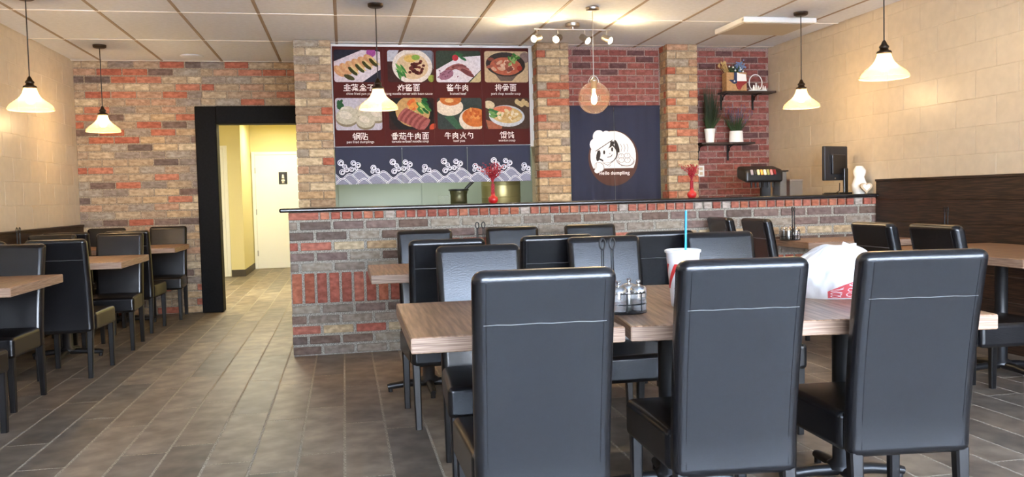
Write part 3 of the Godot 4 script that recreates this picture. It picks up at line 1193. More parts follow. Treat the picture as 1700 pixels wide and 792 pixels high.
func blocks(parent: Node, face: float, sgn: float, z0: float, z1: float, y0: float, ph: float) -> void:
	# painted concrete blocks of a side wall; ph sets where the joints fall
	var row := 0
	var y := 1.64 - 0.207 * 8
	while y < CEIL:
		var ya := maxf(y, y0)
		var yb := minf(y + 0.207, CEIL)
		if yb - ya > 0.03:
			var z := ph - 0.414 * 20 + (0.207 if row % 2 else 0.0)
			while z < z1:
				var a := maxf(z, z0)
				var b := minf(z + 0.414, z1)
				if b - a > 0.05:
					var s := Vector3(0.012, snappedf(yb - ya - 0.005, 0.001), snappedf(b - a - 0.005, 0.001))
					part("block", unit_box(s, 0.002), M.paint, parent, at(face + sgn * (0.003 + rng.randf_range(-0.0006, 0.0006)), (ya + yb) * 0.5, (a + b) * 0.5))
				z += 0.414
		y += 0.207
		row += 1

func build_shell() -> void:
	var fl := slab("floor", Vector3(-4.0, -0.2, -16.3), Vector3(XR + 0.2, -0.0005, ZF + 0.2), M.grout)
	floor_tiles(fl)
	# ceiling of the dining room with its lay-in tiles and bars
	var ce := slab("ceiling", Vector3(XL - 0.2, CEIL + 0.012, -9.98), Vector3(XR + 0.2, CEIL + 0.2, ZF + 0.2), M.white_wall)
	var px := 0.621
	var pz := 1.23
	var gx: Array = []
	var gz: Array = []
	for k in range(-5, 8):
		gx.append(-0.022 + px * k)
	for k in range(-8, 3):
		gz.append(-7.345 + pz * (k + 6) - 6 * pz + 6 * pz)
	for k in gx.size():
		for j in range(-3, 9):
			var z0 := maxf(-7.345 + pz * j, ZB)
			var z1 := minf(-7.345 + pz * (j + 1), ZF)
			var x0 := maxf(gx[k], XL)
			var x1 := minf(gx[k] + px, XR)
			if z1 - z0 < 0.05 or x1 - x0 < 0.05:
				continue
			part("ceiling_tile", unit_box(Vector3(snappedf(x1 - x0 - 0.024, 0.001), 0.012, snappedf(z1 - z0 - 0.024, 0.001)), 0.003), M.ceiling_tile, ce, Transform3D(Basis(), Vector3((x0 + x1) * 0.5, CEIL + 0.009 + rng.randf_range(-0.001, 0.001), (z0 + z1) * 0.5) - ce.position))
	for x in gx:
		if x > XL and x < XR:
			part("grid_bar", unit_box(Vector3(0.026, 0.012, ZF - ZB), 0.001), M.grid_bar, ce, Transform3D(Basis(), Vector3(x, CEIL + 0.006, (ZF + ZB) * 0.5) - ce.position))
	for j in range(-2, 9):
		var z := -7.345 + pz * j
		if z > ZB and z < ZF:
			part("grid_bar", unit_box(Vector3(XR - XL, 0.014, 0.024), 0.002), M.white_matte, ce, Transform3D(Basis(), Vector3((XL + XR) * 0.5, CEIL + 0.0065, z) - ce.position))
	# side walls of painted block
	var wl := slab("wall_left", Vector3(XL - 0.2, 0, -9.98), Vector3(XL, CEIL + 0.1, ZF), M.paint)
	var wr := slab("wall_right", Vector3(XR, 0, -11.4), Vector3(XR + 0.2, CEIL + 0.1, ZF), M.paint)
	for q in [[wl, XL, -1.0, ZB, -6.0, 1.0], [wr, XR, 1.0, ZS, -3.4, 1.0]]:
		var hold: Node3D = q[0]
		var before := hold.get_child_count()
		blocks(hold, q[1] - q[2] * 0.0, q[2], q[3], q[4], q[5], -5.345)
		for k in range(before, hold.get_child_count()):
			hold.get_child(k).position -= hold.position
	# stained board wainscot along both side walls
	wainscot("trim_1", XL, 1.0, 1.012, ZB + 0.03, 1.5)
	wainscot("trim_2", XR, -1.0, 1.276, ZC + 0.02, 1.5)
	# back wall of old brick on the left, with the black framed doorway
	var wb := slab("wall_back", Vector3(XL, 0, ZB - 0.14), Vector3(-1.46, CEIL + 0.1, ZB - 0.004), M.mortar)
	var wh := slab("wall_back_lintel", Vector3(-1.46, 2.16, ZB - 0.14), Vector3(-0.4, CEIL + 0.1, ZB - 0.004), M.mortar)
	var tones := ["tan", "tan", "tan", "tan", "grey", "grey", "red", "red", "red", "brown", "gold"]
	var bx0 := XL
	for r in 34:
		var y := 0.04 + r * 0.0815
		var left := func(x: float) -> Array: return [Vector3(x, 0, ZB + 0.003) - wb.position, Vector3.RIGHT, Vector3.BACK]
		var over := func(x: float) -> Array: return [Vector3(x, 0, ZB + 0.003) - wh.position, Vector3.RIGHT, Vector3.BACK]
		var sh := (0.131 if r % 2 else 0.0) + rng.randf_range(0, 0.04)
		var to := -1.5
		if y > 2.3:
			course(wh, -1.5, -0.42, y - wh.position.y + wh.position.y, 0.1 + sh, 0.262, 0.067, over, tones, 0.014)
		course(wb, bx0, to, y, sh, 0.262, 0.067, left, tones, 0.014)
	# frame of the doorway
	var fr := struct("trim_3", boxm(0.222, 2.27, 0.2, 0.006), M.door_black, at(-1.462, 1.135, ZB - 0.03))
	struct("trim_4", boxm(1.05, 0.195, 0.2, 0.006), M.door_black, at(-0.83, 2.1755, ZB - 0.031))
	struct("trim_5", boxm(0.12, 2.078, 0.19, 0.006), M.door_black, at(-0.37, 1.039, ZB - 0.03))
	# partition between passage and kitchen
	slab("wall_partition", Vector3(-0.42, 0, -16.2), Vector3(-0.31, CEIL + 0.1, ZS - 0.2), M.hall)
	# the passage behind the doorway
	slab("wall_hall_left", Vector3(-3.6, 0, -14.7), Vector3(-1.64, 2.75, -14.5), M.hall)
	slab("wall_hall_side", Vector3(-1.84, 0, -16.2), Vector3(-1.64, 2.75, -14.7), M.hall)
	slab("wall_hall_end", Vector3(-1.64, 0, -16.2), Vector3(-0.42, 2.75, -16.0), M.hall)
	slab("wall_hall_far", Vector3(-3.8, 0, -14.5), Vector3(-3.6, 2.75, -9.98), M.hall)
	slab("wall_hall_front", Vector3(-3.8, 0, -10.0), Vector3(XL - 0.0, 2.75, -9.98), M.hall)
	slab("ceiling_hall", Vector3(-3.8, 2.6, -16.2), Vector3(-0.42, 2.75, -10.0), M.hall)
	slab("baseboard_hall", Vector3(-1.85, 0, -14.5), Vector3(-1.632, 0.11, -14.488), M.base_dark)
	slab("baseboard_hall_side", Vector3(-1.64, 0, -16.0), Vector3(-1.628, 0.11, -14.49), M.base_dark)
	hall_door("door_1", Vector3(-2.37, 0, -14.5), 0.92, 2.08, false)
	hall_door("door_2", Vector3(-1.09, 0, -16.0), 0.95, 2.06, true)
	area_lamp("flush ceiling light in the yellow passage, nearer the doorway", Vector3(-1.3, 2.6, -11.4), Vector2(0.5, 1.1), Color(1.0, 0.98, 0.88), 3.0)
	area_lamp("flush ceiling light in the yellow passage, before the far white door", Vector3(-1.05, 2.6, -15.0), Vector2(0.4, 0.4), Color(1.0, 0.98, 0.88), 0.75)
	# shop front behind the camera: sill, head and posts with glass between
	slab("wall_front_sill", Vector3(XL, 0, ZF), Vector3(XR, 0.25, ZF + 0.2), M.white_wall)
	slab("wall_front_head", Vector3(XL, 2.55, ZF), Vector3(XR, CEIL + 0.1, ZF + 0.2), M.white_wall)
	var n := 5
	var pitch := (XR - XL) / n
	for k in n + 1:
		var x := XL + pitch * k
		slab("trim_front", Vector3(maxf(x - 0.05, XL), 0.25, ZF + 0.04), Vector3(minf(x + 0.05, XR), 2.55, ZF + 0.14), M.alu)
	slab("wall_front_left", Vector3(XL, 0.25, ZF), Vector3(XL + pitch - 0.05, 2.55, ZF + 0.2), M.white_wall)
	for k in range(1, n):
		var x := XL + pitch * k
		slab("window_%d" % k, Vector3(x + 0.05, 0.25, ZF + 0.088), Vector3(x + pitch - 0.05, 2.55, ZF + 0.094), M.pane)
	slab("ground", Vector3(-40, -0.3, ZF + 0.2), Vector3(40, -0.2, 50), M.pavement)

func wainscot(called: String, face: float, into: float, top: float, z0: float, z1: float) -> void:
	var rows := 7
	var h := top / rows
	var base := struct(called, boxm(0.02, top - 0.01, z1 - z0, 0.0), M.dark_wood, at(face + into * 0.012, top * 0.5 - 0.005, (z0 + z1) * 0.5))
	for r in rows:
		part("board", unit_box(Vector3(0.02, snappedf(h - 0.002, 0.001), z1 - z0), 0.0015), M.dark_wood, base, at(into * 0.016, (r + 0.5) * h - top * 0.5 + 0.005, 0))
	part("cap", unit_box(Vector3(0.05, 0.02, z1 - z0), 0.003), M.dark_wood, base, at(into * 0.013, top * 0.5 - 0.004, 0))

func hall_door(called: String, where: Vector3, w: float, h: float, sign_on: bool) -> void:
	var d := struct(called, boxm(w, h, 0.03, 0.003), M.hall_door, Transform3D(Basis(), where + Vector3(0, h * 0.5 + 0.005, 0.02)))
	var fr := MB.new()
	for s in [-1.0, 1.0]:
		fr.cbox(at(s * (w * 0.5 + 0.03), 0.03, 0.0), Vector3(0.055, h + 0.06, 0.05), 0.004)
	fr.cbox(at(0, h * 0.5 + 0.03, 0), Vector3(w, 0.055, 0.05), 0.004)
	part("door_frame", fr, M.hall_door, d)
	var hg := MB.new()
	for y in [-0.75, 0.0, 0.75]:
		hg.cbox(at(-w * 0.5 - 0.001, y, 0.02), Vector3(0.02, 0.1, 0.014), 0.002)
	part("hinge", hg, M.steel, d)
	var kn := MB.new()
	var kx := w * 0.5 - 0.07
	kn.lathe(Transform3D(Basis(Vector3.RIGHT, PI / 2), Vector3(kx, -0.12, 0.015)), [Vector2(0.03, 0), Vector2(0.03, 0.006), Vector2(0.012, 0.01), Vector2(0.012, 0.04), Vector2(0.028, 0.052), Vector2(0.026, 0.07), Vector2(0, 0.076)], 16)
	part("door_handle", kn, M.steel, d)
	if sign_on:
		var c := where + Vector3(0.01, 1.64, 0.036)
		var s := thing("restroom_sign", "small black restroom sign with white figure on the far white door", "sign", c)
		part("plate", boxm(0.15, 0.22, 0.008, 0.002), M.black, s)
		var f := MB.new()
		f.lathe(at(0.0, 0.05, 0.004).rotated_local(Vector3.RIGHT, PI / 2), [Vector2(0.018, 0), Vector2(0.018, 0.002), Vector2(0, 0.002)], 16)
		f.cbox(at(0.0, 0.005, 0.005), Vector3(0.04, 0.055, 0.002), 0.0)
		var pg := PackedVector2Array([Vector2(-0.035, -0.05), Vector2(0.035, -0.05), Vector2(0.012, 0.0), Vector2(-0.012, 0.0)])
		f.plate(pg, at(0, 0, 0.004), 0.002)
		f.cbox(at(-0.012, -0.07, 0.005), Vector3(0.01, 0.04, 0.002), 0.0)
		f.cbox(at(0.012, -0.07, 0.005), Vector3(0.01, 0.04, 0.002), 0.0)
		part("pictogram", f, M.letter, s)

func floor_tiles(fl: Node3D) -> void:
	var px := 0.2115
	var pz := 0.925
	var known := {-9: -4.647, -8: -4.19, -7: -4.885, -6: -4.309, -5: -4.412, -4: -4.05, -3: -4.777, -2: -4.083, -1: -4.608, 0: -4.437}
	var all: Array = []
	var cam := Vector3(0, 1.2, 0)
	for k in range(-18, 22):
		var z0: float = known[k] if known.has(k) else rng.randf_range(-5, -4)
		for j in range(-14, 8):
			var za := z0 + pz * j
			var c := Vector3(0.174 + px * (k + 0.5), -0.0055, za + pz * 0.5)
			if c.z < -16 or c.z > ZF - 0.3 or c.x < -3.9 or c.x > XR:
				continue
			var seen := c.z < -2.3 and absf(c.x + c.z * 0.198) < -c.z * 0.66 + 0.2
			all.append([c, seen, (c - cam).length()])
	all.sort_custom(func(a, b): return (a[1] and not b[1]) or (a[1] == b[1] and a[2] < b[2]))
	var s := Vector3(px - 0.0095, 0.011, pz - 0.0085)
	var rest := {}
	var made := 0
	for q in all:
		var m: Material = M.tiles[rng.randi() % M.tiles.size()]
		var c: Vector3 = q[0] + Vector3(0, rng.randf_range(-0.0001, 0.0003), 0)
		if made < 300:
			part("floor_tile", unit_box(s, 0.0018), m, fl, Transform3D(Basis(), c - fl.position))
			made += 1
		else:
			if not rest.has(m):
				rest[m] = MB.new()
			rest[m].cbox(Transform3D(Basis(), c - fl.position), s, 0.0018)
	for m in rest:
		part("floor_tiles", rest[m], m, fl).set_meta("kind", "stuff")

func build_counter() -> void:
	var c := thing("brick_counter", "long brick counter with a soldier course of upright red bricks", "counter", Vector3(0, 0, ZC))
	var x0 := -0.425
	var x1 := XR - 0.005
	part("mortar", boxm(x1 - x0, 1.118, 0.24, 0.0), M.mortar_grey, c, at((x0 + x1) * 0.5, 0.559, -0.128))
	var bin_ := {}
	var hide := func(x: float, y: float) -> Variant: return bin_ if x > 1.75 and y < 0.72 else null
	var f := func(x: float) -> Array: return [Vector3(x, 0, 0.001), Vector3.RIGHT, Vector3.BACK]
	var rows := [["grey", "grey", "brown", "mauve"], ["brown", "mauve", "grey"], ["gold", "gold", "tan", "cherry"], ["grey", "grey", "brown"], ["grey", "brown", "mauve"]]
	for r in 5:
		var y := 0.04 + r * 0.0803
		var tn: Array = [["grey", "grey", "brown"], ["brown", "mauve", "grey"], ["gold", "gold", "cherry"], ["grey", "brown", "grey"], ["grey", "brown", "mauve"]][r]
		course(c, x0, x1, y, 0.126 if r % 2 else 0.02, 0.2527, 0.061, f, tn, 0.021, hide)
	var x := x0 + 0.005
	while x < x1 - 0.07:
		lay(c, Vector3(x + 0.04, 0.526, 0.003), Vector3.RIGHT, Vector3.BACK, Vector3(0.074, 0.232, 0.05), pick(["cherry", "cherry", "red"]), bin_ if x > 1.6 else null)
		x += 0.0945
	for r in 5:
		var y := 0.69 + r * 0.0803
		var tn: Array = [["grey", "grey", "brown"], ["brown", "mauve", "grey", "brown"], ["gold", "gold", "tan", "cherry"], ["grey", "brown", "mauve", "grey"], ["brown", "mauve", "grey"]][r]
		course(c, x0, x1, y, 0.05 if r % 2 else 0.17, 0.2527, 0.061, f, tn, 0.021, hide)
	lay(c, Vector3(x0 + 0.112, 1.087, 0.016), Vector3.RIGHT, Vector3.BACK, Vector3(0.224, 0.056, 0.07), "cherry")
	x = x0 + 0.236
	while x < x1 - 0.06:
		lay(c, Vector3(x + 0.036, 1.087, 0.014), Vector3.RIGHT, Vector3.BACK, Vector3(0.068, 0.056, 0.07), pick(["cherry", "cherry", "cherry", "red", "red", "pale"]))
		x += 0.0835
	for m in bin_:
		part("brick_courses", bin_[m], m, c).set_meta("kind", "stuff")
	var top := MB.new()
	var w := XR - 0.004 + 0.49
	top.rbox(at(-0.49 + w * 0.5, 1.136, ZC - 0.175), Vector3(w, 0.031, 0.47), 0.012, 3, NOB)
	tag(part(numbered("countertop"), top, M.granite, self), "long dark polished stone slab on top of the brick counter", "countertop")

func pillar(label: String, x0: float, x1: float) -> void:
	var zf := -8.47
	var o := thing("brick_pillar", label, "pillar", Vector3((x0 + x1) * 0.5, 0, zf))
	var w := x1 - x0
	part("mortar", boxm(w - 0.012, CEIL + 0.004, 0.36, 0.0), M.mortar, o, at(0, CEIL * 0.5, -0.19))
	var tones := ["tan", "tan", "tan", "tan", "gold", "gold", "grey", "red"]
	for r in range(12, 34):
		var y := 0.04 + r * 0.0815
		if y > CEIL - 0.02:
			break
		var a := 0.235 if r % 2 else w - 0.235 - 0.011
		var h := 0.07 if y + 0.035 < CEIL else (CEIL - y) * 2
		lay(o, Vector3(-w * 0.5 + a * 0.5, y, 0), Vector3.RIGHT, Vector3.BACK, Vector3(snappedf(a, 0.001), h, 0.05), pick(tones))
		var b := w - a - 0.011
		lay(o, Vector3(w * 0.5 - b * 0.5, y, 0), Vector3.RIGHT, Vector3.BACK, Vector3(snappedf(b, 0.001), h, 0.05), pick(tones))
		for s in [-1.0, 1.0]:
			var d := 0.13 if (r % 2 == 0) == (s < 0) else 0.06
			lay(o, Vector3(s * w * 0.5, y, -0.056 - d * 0.5), Vector3(0, 0, -s), Vector3(s, 0, 0), Vector3(d, h, 0.05), pick(tones))
			var e := 0.225 - 0.056 - d - 0.011
			if e > 0.03:
				lay(o, Vector3(s * w * 0.5, y, -0.056 - d - 0.011 - e * 0.5), Vector3(0, 0, -s), Vector3(s, 0, 0), Vector3(snappedf(e, 0.001), h, 0.05), pick(tones))

func build_service_wall() -> void:
	pillar("brick pillar at the counter's open end, left of the menu board", -0.435, -0.083)
	pillar("brick pillar between the menu board and the navy door curtain", 1.969, 2.304)
	pillar("brick pillar between the navy door curtain and the wall shelves", 3.37, 3.71)
	# walls between the pillars
	slab("wall_service_low", Vector3(-0.2, 0, -8.85), Vector3(2.1, 1.1, ZS), M.white_wall)
	slab("wall_service_lintel", Vector3(-0.2, 1.72, -8.85), Vector3(2.1, CEIL + 0.1, ZS), M.white_wall)
	var wm := slab("wall_service_middle", Vector3(2.1, 2.1, -8.85), Vector3(3.5, CEIL + 0.1, ZS), M.mortar_red)
	var wr := slab("wall_service_right", Vector3(3.5, 0, -8.85), Vector3(XR, CEIL + 0.1, ZS), M.mortar_red)
	var tones := ["wine", "wine", "wine", "wine", "wine", "wine", "plum"]
	for r in 40:
		var y := 0.034 + r * 0.0684
		if y > CEIL:
			break
		var h := minf(0.057, (CEIL - y) * 2)
		if y > 2.12:
			course(wm, 2.31, 3.36, y - wm.position.y, 0.1 if r % 2 else 0.0, 0.2, h, func(x: float) -> Array: return [Vector3(x - wm.position.x, 0, ZS + 0.004 - wm.position.z), Vector3.RIGHT, Vector3.BACK], tones)
		if y > 0.95:
			course(wr, 3.72, XR - 0.002, y - wr.position.y, 0.1 if r % 2 else 0.0, 0.2, h, func(x: float) -> Array: return [Vector3(x - wr.position.x, 0, ZS + 0.004 - wr.position.z), Vector3.RIGHT, Vector3.BACK], tones)
	# the kitchen behind
	var kb := slab("wall_kitchen_back", Vector3(-0.31, 0, -10.5), Vector3(XR, CEIL + 0.1, -10.4), M.green_panel)
	for k in 5:
		part("panel", unit_box(Vector3(0.99, 2.4, 0.012), 0.003), M.green_panel, kb, Transform3D(Basis(), Vector3(0.43 + k * 1.0, 1.3, -10.394) - kb.position))
	slab("ceiling_kitchen", Vector3(-0.31, CEIL + 0.012, -10.5), Vector3(XR, CEIL + 0.2, -8.69), M.white_wall)
	area_lamp("kitchen ceiling light behind the menu board", Vector3(1.2, CEIL + 0.012, -9.7), Vector2(1.2, 0.5), Color(0.97, 1.0, 0.93), 1.1)
	# menu board of four printed panels
	var img := tex(menu_image())
	var pm := mat(Color(1, 1, 1), 0.75, 0.0, 0.25)
	pm.albedo_texture = img
	pm.albedo_color = Color(0.86, 0.84, 0.84)
	var o := thing("menu_board", "large brown menu board with eight food pictures above the kitchen hatch", "menu board", Vector3(-0.07, 1.742, -8.655))
	var frame := mat(rgb(84, 40, 37), 0.7, 0.0, 0.3)
	var W := 1.995
	var H := 0.993
	part("backing", boxm(W, H, 0.016, 0.002), frame, o, at(W * 0.5, H * 0.5, -0.012))
	var names := [["jiu cai he zi", "zha jiang mian", "jiang niu rou", "pai gu mian"], ["guo tie", "fan qie niu rou mian", "niu rou huo shao", "hun tun"]]
	var eng := [["chive fried pan pie", "jiang noodle server with bean sauce", "braised beef", "pork chop noodle soup"], ["pan fried dumplings", "tomato w/beef noodle soup", "beef pies", "wonton soup"]]
	for k in 4:
		var pw := W / 4.0
		var pn := MB.new()
		pn.cbox(at(pw * (k + 0.5), H * 0.5, -0.002), Vector3(pw - 0.003, H - 0.006, 0.008), 0.001)
		var pp := part("menu_panel", pn, frame, o)
		var face := MB.new()
		face.uvquad(Vector3(pw * k + 0.003, H - 0.004, 0.0024), Vector3(pw * (k + 1) - 0.003, H - 0.004, 0.0024), Vector3(pw * (k + 1) - 0.003, 0.004, 0.0024), Vector3(pw * k + 0.003, 0.004, 0.0024), Rect2(k * 0.25, 0, 0.25, 1))
		part("food_print", face, pm, pp)
		for r in 2:
			var let := MB.new()
			var cs: PackedStringArray = names[r][k].split(" ")
			var gs := 0.064
			var gp := 0.0775
			var x0 := pw * (k + 0.5) - (cs.size() * gp - (gp - gs)) * 0.5
			var yt := (H - 0.375) if r == 0 else (H - 0.862)
			for j in cs.size():
				glyph(let, cs[j], Vector3(x0 + j * gp, yt, 0.0032), gs)
			part("lettering", let, M.letter, pp).set_meta("kind", "stuff")
		for r in 2:
			var tm := words(eng[r][k], 0.03)
			var b := tm.get_aabb()
			var sx := minf(1.0, (pw - 0.02) / b.size.x)
			part("caption", tm, M.letter, pp, Transform3D(Basis().scaled(Vector3(sx, 1, 1)), Vector3(pw * (k + 0.5), (H - 0.47) if r == 0 else (H - 0.95), 0.0032)))
	# wave cloth in the hatch
	var wm2 := mat(Color(1, 1, 1), 0.85)
	wm2.albedo_texture = tex(wave_image())
	var wc := thing("wave_curtain", "short navy cloth with white wave print hanging under the menu board", "curtain", Vector3(-0.075, 1.735, -8.676))
	for k in 3:
		var cl := cloth(0.664, 0.372, 48, 8, func(u: float, v: float) -> float: return 0.006 * sin(u * 9.0 + k * 2.0) * (0.3 + v) + 0.01 * exp(-pow(u / 0.03, 2.0)) + 0.008 * exp(-pow((1.0 - u) / 0.03, 2.0)), Rect2(k / 3.0, 0, 1.0 / 3.0, 1))
		part("cloth_panel", cl, wm2, wc, at(0.667 * k, 0, 0))
	var rod := MB.new()
	rod.tube([Vector3(-0.005, -0.004, -0.008), Vector3(2.005, -0.004, -0.008)], 0.006, 0.006, 8)
	part("rod", rod, M.black, wc)
	# navy door curtain of two halves with the round emblem
	var em := mat(Color(1, 1, 1), 0.88)
	em.albedo_texture = tex(emblem_image())
	var dc := thing("door_curtain", "navy split door curtain printed with a round cook emblem", "curtain", Vector3(2.355, 2.14, -8.655))
	var cw := 0.995
	for k in 2:
		var a := 0.0 if k == 0 else 0.482
		var w := 0.479 if k == 0 else cw - 0.482
		var cl := cloth(w, 1.05, 60, 30, func(u: float, v: float) -> float: return (0.015 * sin(u * 13.0 + 1.2 * k + sin(v * 2.0)) + 0.005 * sin(u * 29.0 + k)) * (0.35 + 0.65 * v) * (1.0 - 0.75 * exp(-pow((v - 0.52) / 0.3, 2.0))), Rect2(a / cw, 0, w / cw, 1))
		part("cloth_panel", cl, em, dc, at(a, 0, 0))
	var tm := words("Hello dumpling", 0.075, "Droid Sans", true)
	var sx := 0.335 / tm.get_aabb().size.x
	part("lettering", tm, M.letter, dc, Transform3D(Basis().scaled(Vector3(sx, sx, 1)), Vector3(0.475, -0.715, 0.009)))
	var rd := MB.new()
	rd.tube([Vector3(-0.04, -0.004, -0.012), Vector3(cw + 0.01, -0.004, -0.012)], 0.008, 0.008, 8)
	part("rod", rd, M.black, dc)

func build_tables_and_chairs() -> void:
	var T := 0.765
	# front row: two tables pushed together
	make_table("narrow front wood table left of the long seam, nearest the camera", 0.70, 0.90, T, Vector3(0.545, 0, -3.095), deg_to_rad(-0.5), [0.0])
	make_table("wide front wood table holding the striped cup and white bag", 1.25, 1.22, T, Vector3(1.617, 0, -3.16), deg_to_rad(-8.0), [-0.36, 0.36])
	# row in front of the counter
	make_table("wood table by the counter, its left end showing against the soldier bricks", 0.70, 0.80, 0.77, Vector3(0.487, 0, -5.295), 0.0, [0.0])
	make_table("wood table by the counter, hidden among the middle rows of chairs", 1.25, 0.80, 0.77, Vector3(1.475, 0, -5.295), 0.0, [-0.36, 0.36])
	# left wall
	make_table("wood table at the left edge of the photo, nearest of the left wall tables", 0.96, 0.86, 0.78, Vector3(-2.245, 0, -5.37), 0.0, [0.0])
	make_table("wood table at the left wall, middle one with a black caddy handle", 1.08, 0.92, 0.78, Vector3(-2.21, 0, -7.30), 0.0, [0.0])
	make_table("wood table at the left wall farthest back, beside the brick wall", 1.08, 0.78, 0.78, Vector3(-2.195, 0, -9.22), 0.0, [0.0])
	# right wall
	make_table("wood table in the corner of counter and dark right wall panelling", 0.97, 0.58, 0.785, Vector3(4.055, 0, -6.36), 0.0, [0.0])
	make_table("long wood table along the dark right wall panelling, cut by the photo's edge", 0.90, 1.30, 0.785, Vector3(4.12, 0, -4.68), 0.0, [-0.02])

	var c0 := make_chair()
	var g := "black high-backed upholstered dining chairs"
	var spots := [
		# x, z, turn in degrees, size, label
		[0.545, -2.55, -3.0, 1.02, "black dining chair in front row, leftmost of the three seen from behind"],
		[1.175, -2.62, -5.0, 1.02, "black dining chair in front row, middle of the three, before the striped cup"],
		[1.81, -2.66, -6.0, 1.02, "black dining chair in front row, rightmost of three, before the white bag"],
		[0.597, -3.555, 180.0, 1.0, "black dining chair across the narrow front table, its pale-lit front facing us"],
		[1.325, -3.96, 180.0, 1.0, "black dining chair facing us behind the caddy's two loop handles"],
		[1.98, -4.00, 178.0, 1.0, "black dining chair facing us right of the blue straw"],
		[0.51, -4.62, 0.0, 1.01, "black dining chair turned to the counter, left end of the middle row"],
		[1.10, -4.66, 0.0, 1.01, "black dining chair turned to the counter, centre of the middle row"],
		[1.70, -4.72, 0.0, 1.01, "black dining chair turned to the counter, right of middle row, behind the straw"],
		[0.55, -5.70, 180.0, 1.0, "black dining chair against the brick counter, first from the counter's open end"],
		[1.20, -5.80, 180.0, 1.0, "black dining chair against the brick counter, second from the open end"],
		[1.80, -5.82, 180.0, 1.0, "black dining chair against the brick counter, third from the open end"],
		[-2.02, -4.715, 0.0, 1.0, "black dining chair at bottom left corner, only its front leg and seat edge showing"],
		[-2.12, -5.66, 175.0, 0.99, "black dining chair facing us, cut by the photo's left edge"],
		[-1.95, -6.60, 0.0, 1.0, "black dining chair on the left, whole dark back and four legs showing"],
		[-1.95, -7.70, 180.0, 0.985, "black dining chair facing us behind the middle left wall table"],
		[-1.98, -8.66, 0.0, 0.99, "black dining chair seen from behind at the farthest left wall table"],
		[-1.90, -9.53, 180.0, 0.985, "black dining chair standing against the old brick wall beside the doorway"],
		[-2.46, -6.60, 0.0, 1.0, "black dining chair by the left wall at middle left table, back to us"],
		[-2.50, -7.70, 180.0, 0.985, "black dining chair by the left wall at middle left table, facing us"],
		[-2.50, -8.66, 0.0, 0.99, "black dining chair by the left wall at farthest left table, back to us"],
		[-2.52, -9.50, 180.0, 0.985, "black dining chair in the corner of left wall and brick wall"],
		[3.31, -6.46, -90.0, 1.01, "black dining chair before the counter on the right, left of a pair facing right"],
		[3.35, -5.92, -90.0, 1.01, "black dining chair before the counter on the right, beside the black caddy"],
		[3.45, -4.62, -90.0, 1.01, "black dining chair facing the dark panelling, left of the pair above the bag"],
		[3.49, -4.12, -90.0, 1.01, "black dining chair facing the dark panelling, right of the pair, nearest us"],
	]
	for k in spots.size():
		var s: Array = spots[k]
		var c: Node3D = c0
		if k > 0:
			c = copy(c0, s[4], Vector3(s[0], 0, s[1]), deg_to_rad(s[2]), g)
		else:
			c.position = Vector3(s[0], 0, s[1])
			c.rotation.y = deg_to_rad(s[2])
			tag(c, s[4], "chair", g)
		c.scale = Vector3(s[3] * (1.06 if k == 2 else 1.0), s[3], s[3])

